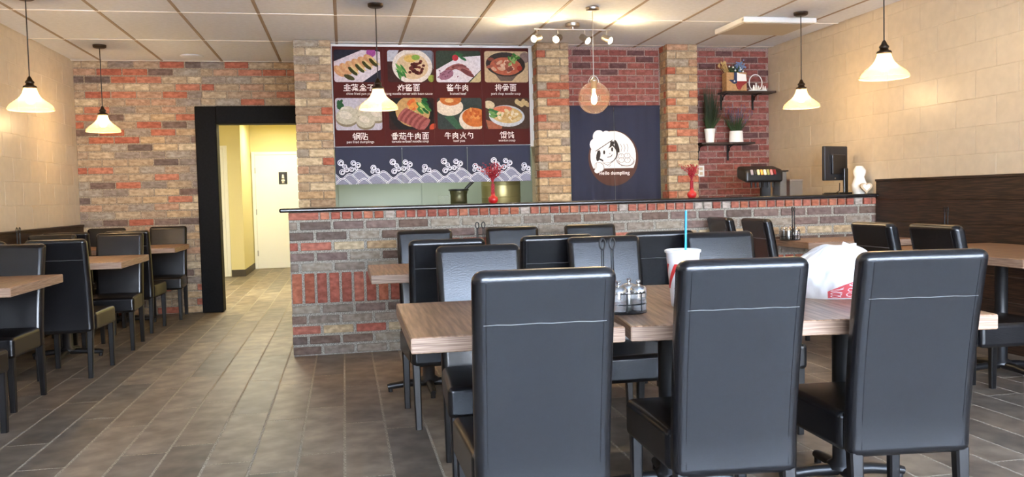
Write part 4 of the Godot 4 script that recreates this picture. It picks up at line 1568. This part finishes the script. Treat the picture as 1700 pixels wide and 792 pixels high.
func build_lamps() -> void:
	make_pendant("flared glass pendant lamp nearest the left wall, at the photo's left edge", -2.25, -6.87)
	make_pendant("flared glass pendant lamp before the old brick wall left of the doorway", -2.27, -8.87)
	make_pendant("flared glass pendant lamp hanging before the menu board", 0.295, -6.9)
	make_pendant("flared glass pendant lamp between the wall shelves and the right wall", 4.0, -6.9)
	make_pendant("flared glass pendant lamp highest at right, before the bare right wall", 3.54, -5.07)
	# clear globe pendant
	var o := thing("globe_pendant", "clear glass globe pendant lamp before the navy door curtain", "lamp", Vector3(2.085, CEIL, -6.88))
	var can := MB.new()
	can.lathe(Transform3D(), [Vector2(0, -0.026), Vector2(0.05, -0.026), Vector2(0.058, -0.018), Vector2(0.058, 0)], 24)
	part("canopy", can, M.nickel, o)
	var cord := MB.new()
	cord.tube([Vector3(0, -0.024, 0), Vector3(0, 2.185 - CEIL, 0)], 0.004, 0.004, 8)
	part("cord", cord, M.nickel, o)
	var gy := 2.012 - CEIL
	var so := MB.new()
	so.lathe(at(0, gy, 0), [Vector2(0.018, 0.075), Vector2(0.022, 0.08), Vector2(0.022, 0.13), Vector2(0.03, 0.135), Vector2(0.03, 0.15), Vector2(0.012, 0.165), Vector2(0.006, 0.18)], 18)
	part("socket", so, M.nickel, o)
	var gb := MB.new()
	var pr: Array = []
	for k in 33:
		var a := -PI / 2 + (PI * 0.93) * k / 32
		pr.append(Vector2(0.133 * cos(a), 0.133 * sin(a)))
	gb.lathe(at(0, gy, 0), pr, 40)
	part("globe", gb, M.globe, o)
	var hd := MB.new()
	var lp: Array = []
	for k in 15:
		var a := PI * k / 14
		lp.append(Vector3(0.045 * cos(a), gy + 0.125 + 0.06 * sin(a), 0))
	hd.tube(lp, 0.003, 0.003, 6)
	part("hanger", hd, M.nickel, o)
	var bu := MB.new()
	bu.lathe(at(0, gy, 0), [Vector2(0, -0.055), Vector2(0.014, -0.05), Vector2(0.024, -0.03), Vector2(0.024, -0.01), Vector2(0.017, 0.02), Vector2(0.013, 0.05), Vector2(0.013, 0.075), Vector2(0, 0.075)], 16)
	part("bulb", bu, M.bulb, o)
	lamp_at(o, Vector3(0, gy - 0.02, 0), Color(1.0, 0.82, 0.56), PEND, 0.025)
	# four-head spot bar on the ceiling
	var t := thing("track_light", "nickel ceiling spot bar with four swivel heads above the counter", "lamp", Vector3(2.09, CEIL, -7.52))
	var c2 := MB.new()
	c2.lathe(Transform3D(), [Vector2(0, -0.034), Vector2(0.058, -0.034), Vector2(0.064, -0.026), Vector2(0.064, 0)], 24)
	part("canopy", c2, M.nickel, t)
	var bar := MB.new()
	bar.tube([Vector3(-0.36, -0.055, 0), Vector3(0.36, -0.055, 0)], 0.007, 0.007, 10)
	bar.tube([Vector3(0, -0.03, 0), Vector3(0, -0.055, 0)], 0.01, 0.01, 10)
	part("bar", bar, M.nickel, t)
	var heads := [[-0.335, Vector3(-0.75, -0.25, 0.45)], [-0.14, Vector3(-0.6, -0.35, 0.6)], [0.11, Vector3(0.55, -0.55, 0.55)], [0.32, Vector3(0.6, -0.45, 0.55)]]
	for h in heads:
		var hm := MB.new()
		var p := Vector3(h[0], -0.135, 0)
		var d: Vector3 = h[1].normalized()
		hm.tube([Vector3(h[0], -0.055, 0), Vector3(h[0], -0.115, 0)], 0.004, 0.004, 6)
		var B := Basis(Quaternion(Vector3.UP, d))
		hm.lathe(Transform3D(B, p), [Vector2(0, -0.05), Vector2(0.022, -0.048), Vector2(0.03, -0.035), Vector2(0.032, 0.03), Vector2(0.036, 0.034), Vector2(0.036, 0.042), Vector2(0.03, 0.042), Vector2(0.028, 0.02)], 20)
		var hp := part("spot_head", hm, M.nickel, t)
		var gw := MB.new()
		gw.lathe(Transform3D(B, p), [Vector2(0.0, 0.014), Vector2(0.029, 0.022), Vector2(0.031, 0.038), Vector2(0.024, 0.052), Vector2(0, 0.057)], 18)
		part("bulb", gw, M.spot_glow, hp)
		lamp_at(hp, p + d * 0.036, Color(1.0, 0.88, 0.68), 0.16, 0.02)
	# unlit surface fitting near the right wall
	var f := thing("ceiling_fixture", "flat white unlit ceiling fixture near the right wall above the shelves", "lamp", Vector3(3.91, CEIL, -7.39))
	var hb := MB.new()
	hb.cbox(at(0, -0.024, 0), Vector3(0.72, 0.048, 0.60), 0.006)
	part("housing", hb, M.white_gloss, f)
	var ln := MB.new()
	ln.cbox(at(0, -0.05, 0), Vector3(0.66, 0.008, 0.54), 0.003)
	part("lens", ln, M.light_panel, f)
	var cp := MB.new()
	for s in [-1.0, 1.0]:
		cp.cbox(at(s * 0.362, -0.03, 0.29), Vector3(0.012, 0.02, 0.02), 0.002)
	part("latch", cp, M.nickel, f)
	var vn := thing("ceiling_vent", "round white speaker grille on the ceiling before the old brick wall", "vent", Vector3(-1.52, CEIL, -9.45))
	var vm := MB.new()
	vm.lathe(Transform3D(), [Vector2(0, -0.012), Vector2(0.09, -0.012), Vector2(0.112, -0.008), Vector2(0.118, 0)], 32)
	part("grille", vm, M.ceiling_tile, vn)

func build_small_things() -> void:
	var T := 0.765
	var gc := "black wire condiment caddies"
	make_caddy("black wire condiment caddy with chrome lidded jars on the front table", Vector3(1.0, T, -2.97), deg_to_rad(12), gc)
	make_caddy("black wire condiment caddy on the counter row table, two handles above chair backs", Vector3(0.905, 0.77, -5.3), deg_to_rad(5), gc)
	make_caddy("black wire condiment caddy on the middle left wall table", Vector3(-2.46, 0.78, -7.2), deg_to_rad(80), gc)
	make_caddy("black wire condiment caddy on the corner table at the counter's right", Vector3(3.62, 0.785, -6.44), deg_to_rad(85), gc)
	make_caddy("black wire condiment caddy by the dark panelling, only loops seen above chairs", Vector3(4.07, 0.785, -5.2), deg_to_rad(80), gc)
	# cup
	var cup := thing("drink_cup", "white paper cup with red slanted stripes and blue straw", "cup", Vector3(1.266, T, -3.05))
	var cm := MB.new()
	cm.lathe(Transform3D(), [Vector2(0, 0.004), Vector2(0.042, 0.004), Vector2(0.044, 0), Vector2(0.046, 0.004), Vector2(0.064, 0.208), Vector2(0.066, 0.212)], 32)
	part("cup_body", cm, M.cup_white, cup)
	var lid := MB.new()
	lid.lathe(Transform3D(), [Vector2(0.065, 0.205), Vector2(0.069, 0.208), Vector2(0.069, 0.216), Vector2(0.062, 0.219), Vector2(0.058, 0.214), Vector2(0, 0.214)], 32)
	part("lid", lid, M.cup_white, cup)
	var st := MB.new()
	for k in 8:
		band(st, TAU * k / 8, 0.32, 0.07, 0.165, 0.95)
	part("stripe_print", st, M.cup_red, cup)
	var bl := MB.new()
	for k in 4:
		band(bl, TAU * k / 4 + 0.5, 0.14, 0.072, 0.086, 0.1)
	part("mark_print", bl, M.cup_blue, cup)
	var sw := MB.new()
	sw.tube([Vector3(0.004, 0.06, 0.01), Vector3(0.018, 0.366, -0.006)], 0.0042, 0.0042, 10)
	part("straw", sw, M.straw, cup)
	make_bag(Vector3(1.925, T, -3.10))
	# on the counter slab
	var S := 1.1516
	tinsel_vase("shiny red vase with red tinsel branches before the kitchen hatch", Vector3(1.19, S, -6.80), 1.12, 4)
	tinsel_vase("shiny red vase with red tinsel branches beside the pillar right of the curtain", Vector3(2.93, S, -6.84), 1.0, 9)
	var mo := thing("monitor", "black computer monitor seen from behind on the counter's right end", "monitor", Vector3(4.385, S, -7.0), deg_to_rad(22))
	var b := MB.new()
	b.rbox(at(0, 0.28, 0), Vector3(0.33, 0.31, 0.034), 0.008, 2, NOB)
	part("housing", b, M.screen, mo)
	var vt := MB.new()
	for k in 9:
		vt.cbox(at(-0.1 + k * 0.025, 0.34, 0.0175), Vector3(0.012, 0.06, 0.003), 0.001)
	part("vent", vt, M.black, mo)
	var rear := MB.new()
	rear.rbox(at(0.02, 0.27, 0.022), Vector3(0.2, 0.18, 0.03), 0.01, 2, NOB)
	part("rear_cover", rear, M.black, mo)
	var badge := MB.new()
	badge.lathe(Transform3D(Basis(Vector3.RIGHT, PI / 2), Vector3(-0.02, 0.145, 0.0175)), [Vector2(0.008, 0), Vector2(0.008, 0.002), Vector2(0, 0.002)], 14)
	part("badge", badge, M.nickel, mo)
	var nk := MB.new()
	nk.cbox(at(0.085, 0.12, 0.05), Vector3(0.055, 0.23, 0.022), 0.005)
	part("stand_neck", nk, M.black, mo)
	var bs := MB.new()
	bs.rbox(at(0.02, 0.008, 0.02), Vector3(0.2, 0.016, 0.16), 0.006, 2, NOB)
	part("stand_foot", bs, M.black, mo)
	var cb := MB.new()
	cb.tube([Vector3(0.0, 0.1, 0.05), Vector3(-0.06, 0.03, 0.09), Vector3(-0.14, 0.006, 0.1), Vector3(-0.26, 0.006, 0.06)], 0.004, 0.004, 6)
	part("cable", cb, M.black, mo)
	var va := thing("white_vase", "white waisted vase on the counter behind the monitor", "vase", Vector3(4.545, S, -6.87))
	var vm := MB.new()
	vm.lathe(Transform3D(), [Vector2(0, 0), Vector2(0.045, 0), Vector2(0.062, 0.03), Vector2(0.066, 0.08), Vector2(0.05, 0.125), Vector2(0.042, 0.15), Vector2(0.055, 0.185), Vector2(0.056, 0.21), Vector2(0.036, 0.24), Vector2(0.03, 0.25), Vector2(0.026, 0.25), Vector2(0.024, 0.24)], 28)
	part("vase_body", vm, M.white_gloss, va)
	var ht := thing("heart_ornament", "cream heart-shaped ornament leaning beside the dark panelling", "ornament", Vector3(4.535, S, -6.755), deg_to_rad(-8))
	var hp := PackedVector2Array()
	for k in 40:
		var a := TAU * k / 40
		hp.append(Vector2(16.0 * pow(sin(a), 3.0), 13.0 * cos(a) - 5.0 * cos(2 * a) - 2.0 * cos(3 * a) - cos(4 * a)) * 0.0033 + Vector2(0, 0.056))
	var hm := MB.new()
	hm.plate(hp, at(0, 0, -0.012), 0.024)
	part("heart", hm, M.cream, ht)
	var hi := PackedVector2Array()
	for p in hp:
		hi.append((p - Vector2(0, 0.058)) * 0.62 + Vector2(0, 0.06))
	var hm2 := MB.new()
	hm2.plate(hi, at(0, 0, 0.012), 0.004)
	part("inlay", hm2, M.white_matte, ht)
	build_dispenser()
	build_shelves()
	# kitchen things in the hatch
	var kc := thing("kitchen_table", "steel kitchen worktop just behind the hatch", "worktop", Vector3(0.95, 0, -9.2))
	part("top", boxm(2.0, 0.04, 0.5, 0.004), M.steel, kc, at(0, 1.06, 0))
	for x in [-0.95, 0.95]:
		for z in [-0.2, 0.2]:
			part("leg", boxm(0.04, 1.04, 0.04, 0.003), M.steel, kc, at(x, 0.52, z))
	var pt := thing("steel_pot", "small dark metal pot with a slanting handle in the hatch", "pot", Vector3(1.222, 1.08, -9.15))
	var pb := MB.new()
	pb.lathe(Transform3D(), [Vector2(0, 0), Vector2(0.085, 0), Vector2(0.092, 0.01), Vector2(0.09, 0.07), Vector2(0.094, 0.075), Vector2(0.09, 0.08), Vector2(0.09, 0.16), Vector2(0.095, 0.175), Vector2(0.1, 0.2), Vector2(0.085, 0.215), Vector2(0.08, 0.2)], 28)
	part("pot_body", pb, M.dark_brass, pt)
	var rm := MB.new()
	rm.lathe(Transform3D(), [Vector2(0.096, 0.196), Vector2(0.112, 0.204), Vector2(0.11, 0.216), Vector2(0.085, 0.22), Vector2(0.0, 0.215)], 28)
	part("rim", rm, M.black, pt)
	var ph := MB.new()
	ph.tube([Vector3(0.07, 0.21, 0), Vector3(0.12, 0.26, 0), Vector3(0.16, 0.3, 0)], 0.016, 0.02, 8)
	part("handle", ph, M.black, pt)
	var sp := thing("steamer_drum", "wide brassy round steamer behind the red tinsel vase", "steamer", Vector3(1.70, 1.08, -9.2))
	var sb := MB.new()
	sb.lathe(Transform3D(), [Vector2(0, 0), Vector2(0.21, 0), Vector2(0.215, 0.01), Vector2(0.215, 0.36), Vector2(0.21, 0.37), Vector2(0, 0.38)], 40)
	part("drum", sb, M.brass, sp)
	var sr := MB.new()
	for y in [0.12, 0.25]:
		var ring: Array = []
		for k in 41:
			ring.append(Vector3(0.216 * cos(TAU * k / 40), y, 0.216 * sin(TAU * k / 40)))
		sr.tube(ring, 0.005, 0.005, 6)
	part("hoop", sr, M.brass, sp)
	var gt := thing("glass_tub", "clear square tub beside the dark metal pot in the hatch", "tub", Vector3(1.06, 1.08, -9.15))
	part("tub_body", boxm(0.12, 0.15, 0.12, 0.01), M.tub, gt, at(0, 0.075, 0))

func band(m: MB, a0: float, w: float, y0: float, y1: float, twist: float) -> void:
	# a printed band winding round the cup
	var P: Array = []
	var N: Array = []
	var k := 8
	for j in k + 1:
		var t := float(j) / k
		var y := lerpf(y0, y1, t)
		var r := lerpf(0.046, 0.064, (y - 0.004) / 0.204) + 0.0005
		for q in 4:
			var a := a0 + w * q / 3.0 - twist * t
			P.append(Vector3(r * cos(a), y, r * sin(a)))
			N.append(Vector3(cos(a), -0.08, sin(a)).normalized())
	m.grid(P, N, [], 4, k + 1)

func bag_point(a: float, f: float) -> Vector3:
	# a: round the bag, f: 0 at the bottom to 1 at the top
	var prof := sin(PI * clampf(0.16 + f * 0.80, 0, 1))
	var r := pow(prof, 0.46)
	var x := 0.172 * r * cos(a)
	var z := 0.13 * r * sin(a)
	var y := 0.202 * pow(f, 0.92)
	var wr := 0.007 * sin(a * 7 + f * 5) + 0.005 * sin(a * 13 - f * 9) + 0.004 * sin(a * 23 + f * 16)
	var k := 1.0 + wr * 6.0 * (0.3 + f)
	return Vector3(x * k + 0.015 * f, y + 0.008 * sin(a * 3 + 1.0) * f, z * k)

func bag_sheet(a0: float, a1: float, f0: float, f1: float, na: int, nf: int, lift: float, wrap: bool, uv := false) -> MB:
	var m := MB.new()
	var P: Array = []
	var N: Array = []
	var U: Array = []
	for j in nf + 1:
		for q in (na if wrap else na + 1):
			var a := lerpf(a0, a1, float(q) / na)
			var f := lerpf(f0, lerpf(f1, f0 + (f1 - f0) * 0.25, pow(float(q) / na, 1.5)) if uv else f1, float(j) / nf)
			var p := bag_point(a, f)
			var da := bag_point(a + 0.01, f) - p
			var df := bag_point(a, minf(f + 0.01, 1.0)) - bag_point(a, minf(f + 0.01, 1.0) - 0.01)
			var nn := df.cross(da).normalized()
			if nn.dot(p - Vector3(0, 0.1, 0)) < 0:
				nn = -nn
			P.append(p + nn * lift)
			N.append(nn)
			U.append(Vector2(1.0 - float(q) / na, 1.0 - float(j) / nf))
	m.grid(P, N, U if uv else [], na if wrap else na + 1, nf + 1, wrap)
	return m

func make_bag(where: Vector3) -> void:
	var o := thing("plastic_bag", "bulging white plastic carrier bag with red print on the front table", "bag", where, deg_to_rad(-12))
	var m := bag_sheet(0, TAU, 0.0, 1.0, 72, 24, 0.0, true)
	part("bag_body", m, M.bag_white, o)
	var bt := MB.new()
	var cap := MB.new()
	for k in 36:
		var a := bag_point(TAU * k / 36, 0.0)
		var b := bag_point(TAU * (k + 1) / 36, 0.0)
		bt.tri(Vector3(0, 0.0005, 0), a + Vector3(0, 0.0005, 0), b + Vector3(0, 0.0005, 0), Vector3.DOWN)
		a = bag_point(TAU * k / 36, 1.0)
		b = bag_point(TAU * (k + 1) / 36, 1.0)
		cap.tri(Vector3(0.015, 0.208, 0), a, b, Vector3.UP)
	part("bag_base", bt, M.bag_white, o)
	part("gathered_top", cap, M.bag_white, o)
	var kn := MB.new()
	for q in [[0.05, 0.35], [0.075, -0.5]]:
		ribbon(kn, Vector3(q[0], 0.195, 0), Vector3(0.5, 0.7, q[1]), 0.055, 0.02, 0.25, 0.4)
		ribbon(kn, Vector3(q[0], 0.195, 0.01), Vector3(-0.2, 0.7, q[1]), 0.045, 0.02, 0.2, 1.2)
	part("tied_ear", kn, M.bag_white, o)
	# red print with loose white script
	var im := Image.create(160, 128, false, Image.FORMAT_RGB8)
	im.fill(rgb(226, 96, 102))
	var w := rgb(250, 238, 238)
	for k in 9:
		var c := Vector2(24 + (k % 3) * 48, 26 + (k / 3) * 38)
		for j in 9:
			var a := j * 0.8 + k
			seg(im, c + Vector2(cos(a), sin(a * 1.3)) * 16, c + Vector2(cos(a + 0.8), sin((a + 0.8) * 1.3)) * 16, 4, w)
	var pm := mat(Color(1, 1, 1), 0.45)
	pm.albedo_texture = tex(im)
	part("red_print", bag_sheet(0.5, 1.95, 0.02, 0.5, 16, 10, 0.0012, false, true), pm, o)

func build_dispenser() -> void:
	var bc := thing("back_counter", "low cabinet behind the brick counter under the wall shelves", "cabinet", Vector3(4.15, 0, -7.95))
	part("cabinet_body", boxm(0.96, 0.86, 0.6, 0.004), M.white_gloss, bc, at(0, 0.43, 0))
	part("worktop", boxm(0.97, 0.04, 0.64, 0.005), M.steel, bc, at(0, 0.88, 0))
	var o := thing("drink_dispenser", "black drink dispenser head with coloured buttons beside the red brick", "dispenser", Vector3(4.02, 0.9, -7.72))
	var hd := MB.new()
	hd.rbox(at(-0.03, 0.462, 0.06), Vector3(0.40, 0.125, 0.2), 0.03, 3, func(p: Vector3) -> Vector3: return Vector3(p.x, p.y - 0.02 * (p.z / 0.08), p.z))
	part("head", hd, M.black, o)
	var cols := [rgb(150, 140, 150), rgb(40, 40, 40), rgb(236, 220, 170), rgb(232, 170, 80), rgb(238, 226, 200), rgb(150, 150, 90), rgb(200, 130, 130), rgb(120, 24, 34)]
	for k in cols.size():
		part("button", unit_box(Vector3(0.026, 0.056, 0.012), 0.004), mat(cols[k], 0.35), o, Transform3D(Basis(Vector3.RIGHT, -0.35), Vector3(-0.165 + k * 0.034, 0.478, 0.162)))
	part("back_panel", boxm(0.1, 0.52, 0.04, 0.004), M.black, o, at(0.1, 0.26, -0.08))
	for k in 6:
		var nz := MB.new()
		nz.lathe(at(-0.13 + k * 0.045, 0.33, 0.08), [Vector2(0, 0), Vector2(0.008, 0), Vector2(0.011, 0.05), Vector2(0.014, 0.08), Vector2(0, 0.08)], 12)
		part("nozzle", nz, M.black, o)
	part("side_column", boxm(0.07, 0.48, 0.16, 0.006), M.steel, o, at(0.2, 0.24, 0.02))
	part("top_plate", boxm(0.14, 0.012, 0.2, 0.003), M.black, o, at(0.175, 0.487, 0.02))
	part("drip_tray", boxm(0.3, 0.04, 0.2, 0.006), M.steel, o, at(-0.02, 0.02, 0.06))
	var bx := thing("napkin_box", "grey metal box right of the drink dispenser", "box", Vector3(4.385, 0.9, -7.75))
	part("box_body", boxm(0.14, 0.39, 0.16, 0.006), M.steel, bx, at(0, 0.195, 0))
	part("lid", boxm(0.144, 0.02, 0.164, 0.004), M.nickel, bx, at(0, 0.396, 0))

func shelf(label: String, x0: float, x1: float, y: float, bx: Array) -> void:
	var o := thing("wall_shelf", label, "shelf", Vector3((x0 + x1) * 0.5, y, -8.58), 0.0, "dark wood wall shelves")
	part("board", boxm(x1 - x0, 0.022, 0.205, 0.003), M.dark_wood, o, at(0, -0.011, 0))
	for x in bx:
		var m := MB.new()
		var c: float = x - (x0 + x1) * 0.5
		m.cbox(at(c, -0.027, 0), Vector3(0.022, 0.008, 0.19), 0.001)
		m.cbox(at(c, -0.105, -0.094), Vector3(0.022, 0.165, 0.008), 0.001)
		var arc: Array = []
		for k in 9:
			var a := PI / 2 * k / 8
			arc.append(Vector3(c, -0.03 - 0.11 * (1.0 - sin(a)), -0.09 + 0.12 * (1.0 - cos(a))))
		m.tube(arc, 0.0055, 0.0055, 6)
		var ring: Array = []
		for k in 13:
			ring.append(Vector3(c, -0.065 + 0.02 * sin(TAU * k / 12), -0.062 + 0.02 * cos(TAU * k / 12)))
		m.tube(ring, 0.004, 0.004, 6)
		part("bracket", m, M.iron, o)

func build_shelves() -> void:
	shelf("dark wall shelf on iron brackets holding the state-shaped planter box", 4.03, 4.62, 2.276, [4.07, 4.44])
	shelf("lower dark wall shelf on iron brackets holding two white plant pots", 3.75, 4.37, 1.728, [3.79, 4.14])
	var r := RandomNumberGenerator.new()
	r.seed = 77
	# tall grass
	var g := thing("potted_grass", "tall dark grass in a tapered white pot on the lower shelf", "plant", Vector3(3.875, 1.728, -8.545))
	pot(g, 0.044, 0.06, 0.148)
	var gm := MB.new()
	for k in 260:
		var a := r.randf() * TAU
		var tilt := absf(r.randfn(0, 0.21))
		var L := r.randf_range(0.22, 0.5)
		var fc := r.randf() * PI
		ribbon(gm, Vector3(cos(a) * 0.03, 0.135, sin(a) * 0.03), Vector3(cos(a) * tilt * (0.35 if cos(a) < 0 else 1.0), 1, sin(a) * tilt * (0.15 if sin(a) < 0 else 0.6)), L, 0.0026, 0.03, fc, 4)
	part("grass", gm, M.leaf, g).set_meta("kind", "stuff")
	var gm2 := MB.new()
	for k in 90:
		var a := r.randf() * TAU
		ribbon(gm2, Vector3(cos(a) * 0.03, 0.135, sin(a) * 0.03), Vector3(cos(a) * (0.25 if cos(a) < 0 else 0.5), 1, sin(a) * (0.1 if sin(a) < 0 else 0.35)), r.randf_range(0.1, 0.19), 0.003, 0.12, r.randf() * PI, 4)
	part("short_grass", gm2, M.leaf2, g).set_meta("kind", "stuff")
	# lavender
	var l := thing("potted_lavender", "bushy sprigs with purple tips in a low white pot on the lower shelf", "plant", Vector3(4.185, 1.728, -8.56))
	pot(l, 0.078, 0.07, 0.122)
	var lm := MB.new()
	var fm := MB.new()
	for k in 120:
		var a := r.randf() * TAU
		var t := r.randf_range(0.1, 0.8)
		var d := Vector3(cos(a) * t, 1, sin(a) * t * (0.12 if sin(a) < 0 else 0.6))
		var L := r.randf_range(0.1, 0.25)
		var p := Vector3(cos(a) * 0.04, 0.11, sin(a) * 0.035)
		ribbon(lm, p, d, L, 0.0028, 0.06, r.randf() * PI, 4)
		if k % 3 == 0:
			var e := p + d.normalized() * (L + 0.05)
			fm.tube([p + d.normalized() * L * 0.5, e], 0.0012, 0.001, 4)
			for j in 4:
				fm.ball(e + Vector3(r.randfn(0, 0.004), -0.012 * j, r.randfn(0, 0.004)), Vector3(0.004, 0.006, 0.004), 6)
	part("sprigs", lm, M.leaf2, l).set_meta("kind", "stuff")
	part("blossoms", fm, M.lavender, l).set_meta("kind", "stuff")
	# planter box with a state outline in three colours
	var p := thing("flower_planter", "kraft box planter with blue, white and red state outline and flowers", "planter", Vector3(4.178, 2.276, -8.57))
	var bx := MB.new()
	bx.cbox(at(0, 0.1, 0), Vector3(0.235, 0.2, 0.11), 0.004)
	part("box", bx, M.kraft, p)
	var F := at(0, 0, 0.0555)
	var blue := MB.new()
	blue.plate(PackedVector2Array([Vector2(-0.032, 0.2), Vector2(0.0, 0.2), Vector2(0.0, 0.085), Vector2(-0.03, 0.075), Vector2(-0.05, 0.088), Vector2(-0.09, 0.118), Vector2(-0.032, 0.122)]), F, 0.007)
	part("blue_field", blue, M.flag_blue, p)
	var wt := MB.new()
	wt.plate(PackedVector2Array([Vector2(0.001, 0.197), Vector2(0.03, 0.187), Vector2(0.102, 0.178), Vector2(0.112, 0.106), Vector2(0.001, 0.106)]), F, 0.007)
	part("white_field", wt, M.white_matte, p)
	var rd := MB.new()
	rd.plate(PackedVector2Array([Vector2(0.001, 0.105), Vector2(0.112, 0.105), Vector2(0.114, 0.09), Vector2(0.06, 0.052), Vector2(0.038, 0.012), Vector2(0.01, 0.022), Vector2(-0.012, 0.07), Vector2(0.001, 0.084)]), F, 0.007)
	part("red_field", rd, M.flag_red, p)
	var star := PackedVector2Array()
	for k in 10:
		var a := PI / 2 + TAU * k / 10
		star.append(Vector2(-0.03, 0.104) + Vector2(cos(a), sin(a)) * (0.013 if k % 2 == 0 else 0.0055))
	var sm := MB.new()
	sm.plate(star, at(0, 0, 0.063), 0.002)
	part("star", sm, M.white_matte, p)
	var lf := MB.new()
	for k in 70:
		var a := r.randf() * TAU
		ribbon(lf, Vector3(r.randf_range(-0.05, 0.07), 0.19, r.randf_range(-0.03, 0.03)), Vector3(cos(a) * 0.5, 1, sin(a) * 0.5), r.randf_range(0.06, 0.13), 0.009, 0.15, r.randf() * PI, 4)
	part("leaves", lf, M.leaf2, p).set_meta("kind", "stuff")
	var bf := MB.new()
	for k in 60:
		bf.ball(Vector3(0.055 + r.randfn(0, 0.026), 0.26 + r.randfn(0, 0.028), r.randfn(0.02, 0.02)), Vector3.ONE * r.randf_range(0.007, 0.013), 8)
	part("blue_blossoms", bf, M.blue_flower, p).set_meta("kind", "stuff")
	var wf := MB.new()
	for k in 7:
		wf.ball(Vector3(0.02 + r.randfn(0, 0.05), 0.255 + r.randfn(0, 0.03), 0.04), Vector3.ONE * 0.01, 8)
	part("white_blossoms", wf, M.white_matte, p).set_meta("kind", "stuff")
	var wh := MB.new()
	for k in 26:
		var b := Vector3(-0.07 + r.randfn(0, 0.015), 0.18, r.randfn(0, 0.02))
		var d := Vector3(-0.45 + r.randfn(0, 0.2), 1, r.randfn(0, 0.12))
		var e := b + d.normalized() * r.randf_range(0.09, 0.15)
		wh.tube([b, e], 0.0015, 0.0015, 4)
		wh.ball(e, Vector3(0.006, 0.018, 0.006), 6)
	part("dried_wheat", wh, M.wheat, p).set_meta("kind", "stuff")
	# white wire ornament
	var w := thing("shelf_ornament", "white ornament with an oval ring and small upright shapes on the upper shelf", "ornament", Vector3(4.43, 2.276, -8.56))
	part("base", boxm(0.2, 0.018, 0.05, 0.004), M.white_matte, w, at(0.01, 0.009, 0))
	var ov: Array = []
	for k in 33:
		ov.append(Vector3(-0.01 + 0.075 * sin(TAU * k / 32), 0.095 - 0.088 * cos(TAU * k / 32), 0))
	var om := MB.new()
	om.tube(ov, 0.0055, 0.0055, 8)
	part("oval_ring", om, M.white_matte, w)
	for q in [[-0.035, 0.055, 0.014], [-0.008, 0.08, 0.013], [0.02, 0.048, 0.015], [0.075, 0.05, 0.012], [0.1, 0.042, 0.01]]:
		var fm2 := MB.new()
		fm2.lathe(at(q[0], 0.018, 0.006), [Vector2(0, 0), Vector2(q[2], 0), Vector2(q[2] * 0.7, q[1] * 0.6), Vector2(q[2] * 0.45, q[1] * 0.7), Vector2(q[2] * 0.6, q[1] * 0.85), Vector2(0, q[1])], 12)
		part("figure", fm2, M.white_matte, w)
	# outlet plate on the red brick
	var op := thing("wall_outlet", "white wall outlet plate on the red brick right of the pillar", "outlet", Vector3(3.83, 1.43, -8.684))
	part("plate", boxm(0.075, 0.12, 0.008, 0.002), M.white_gloss, op)
	for s in [-1.0, 1.0]:
		part("socket", boxm(0.034, 0.03, 0.004, 0.001), M.cream, op, at(0, s * 0.026, 0.005))

func pot(parent: Node, r0: float, r1: float, h: float) -> void:
	var m := MB.new()
	m.lathe(Transform3D(), [Vector2(0, 0), Vector2(r0, 0), Vector2(r1, h), Vector2(r1 - 0.005, h), Vector2(r1 - 0.008, h - 0.012), Vector2(0, h - 0.012)], 28)
	part("pot", m, M.white_gloss, parent)
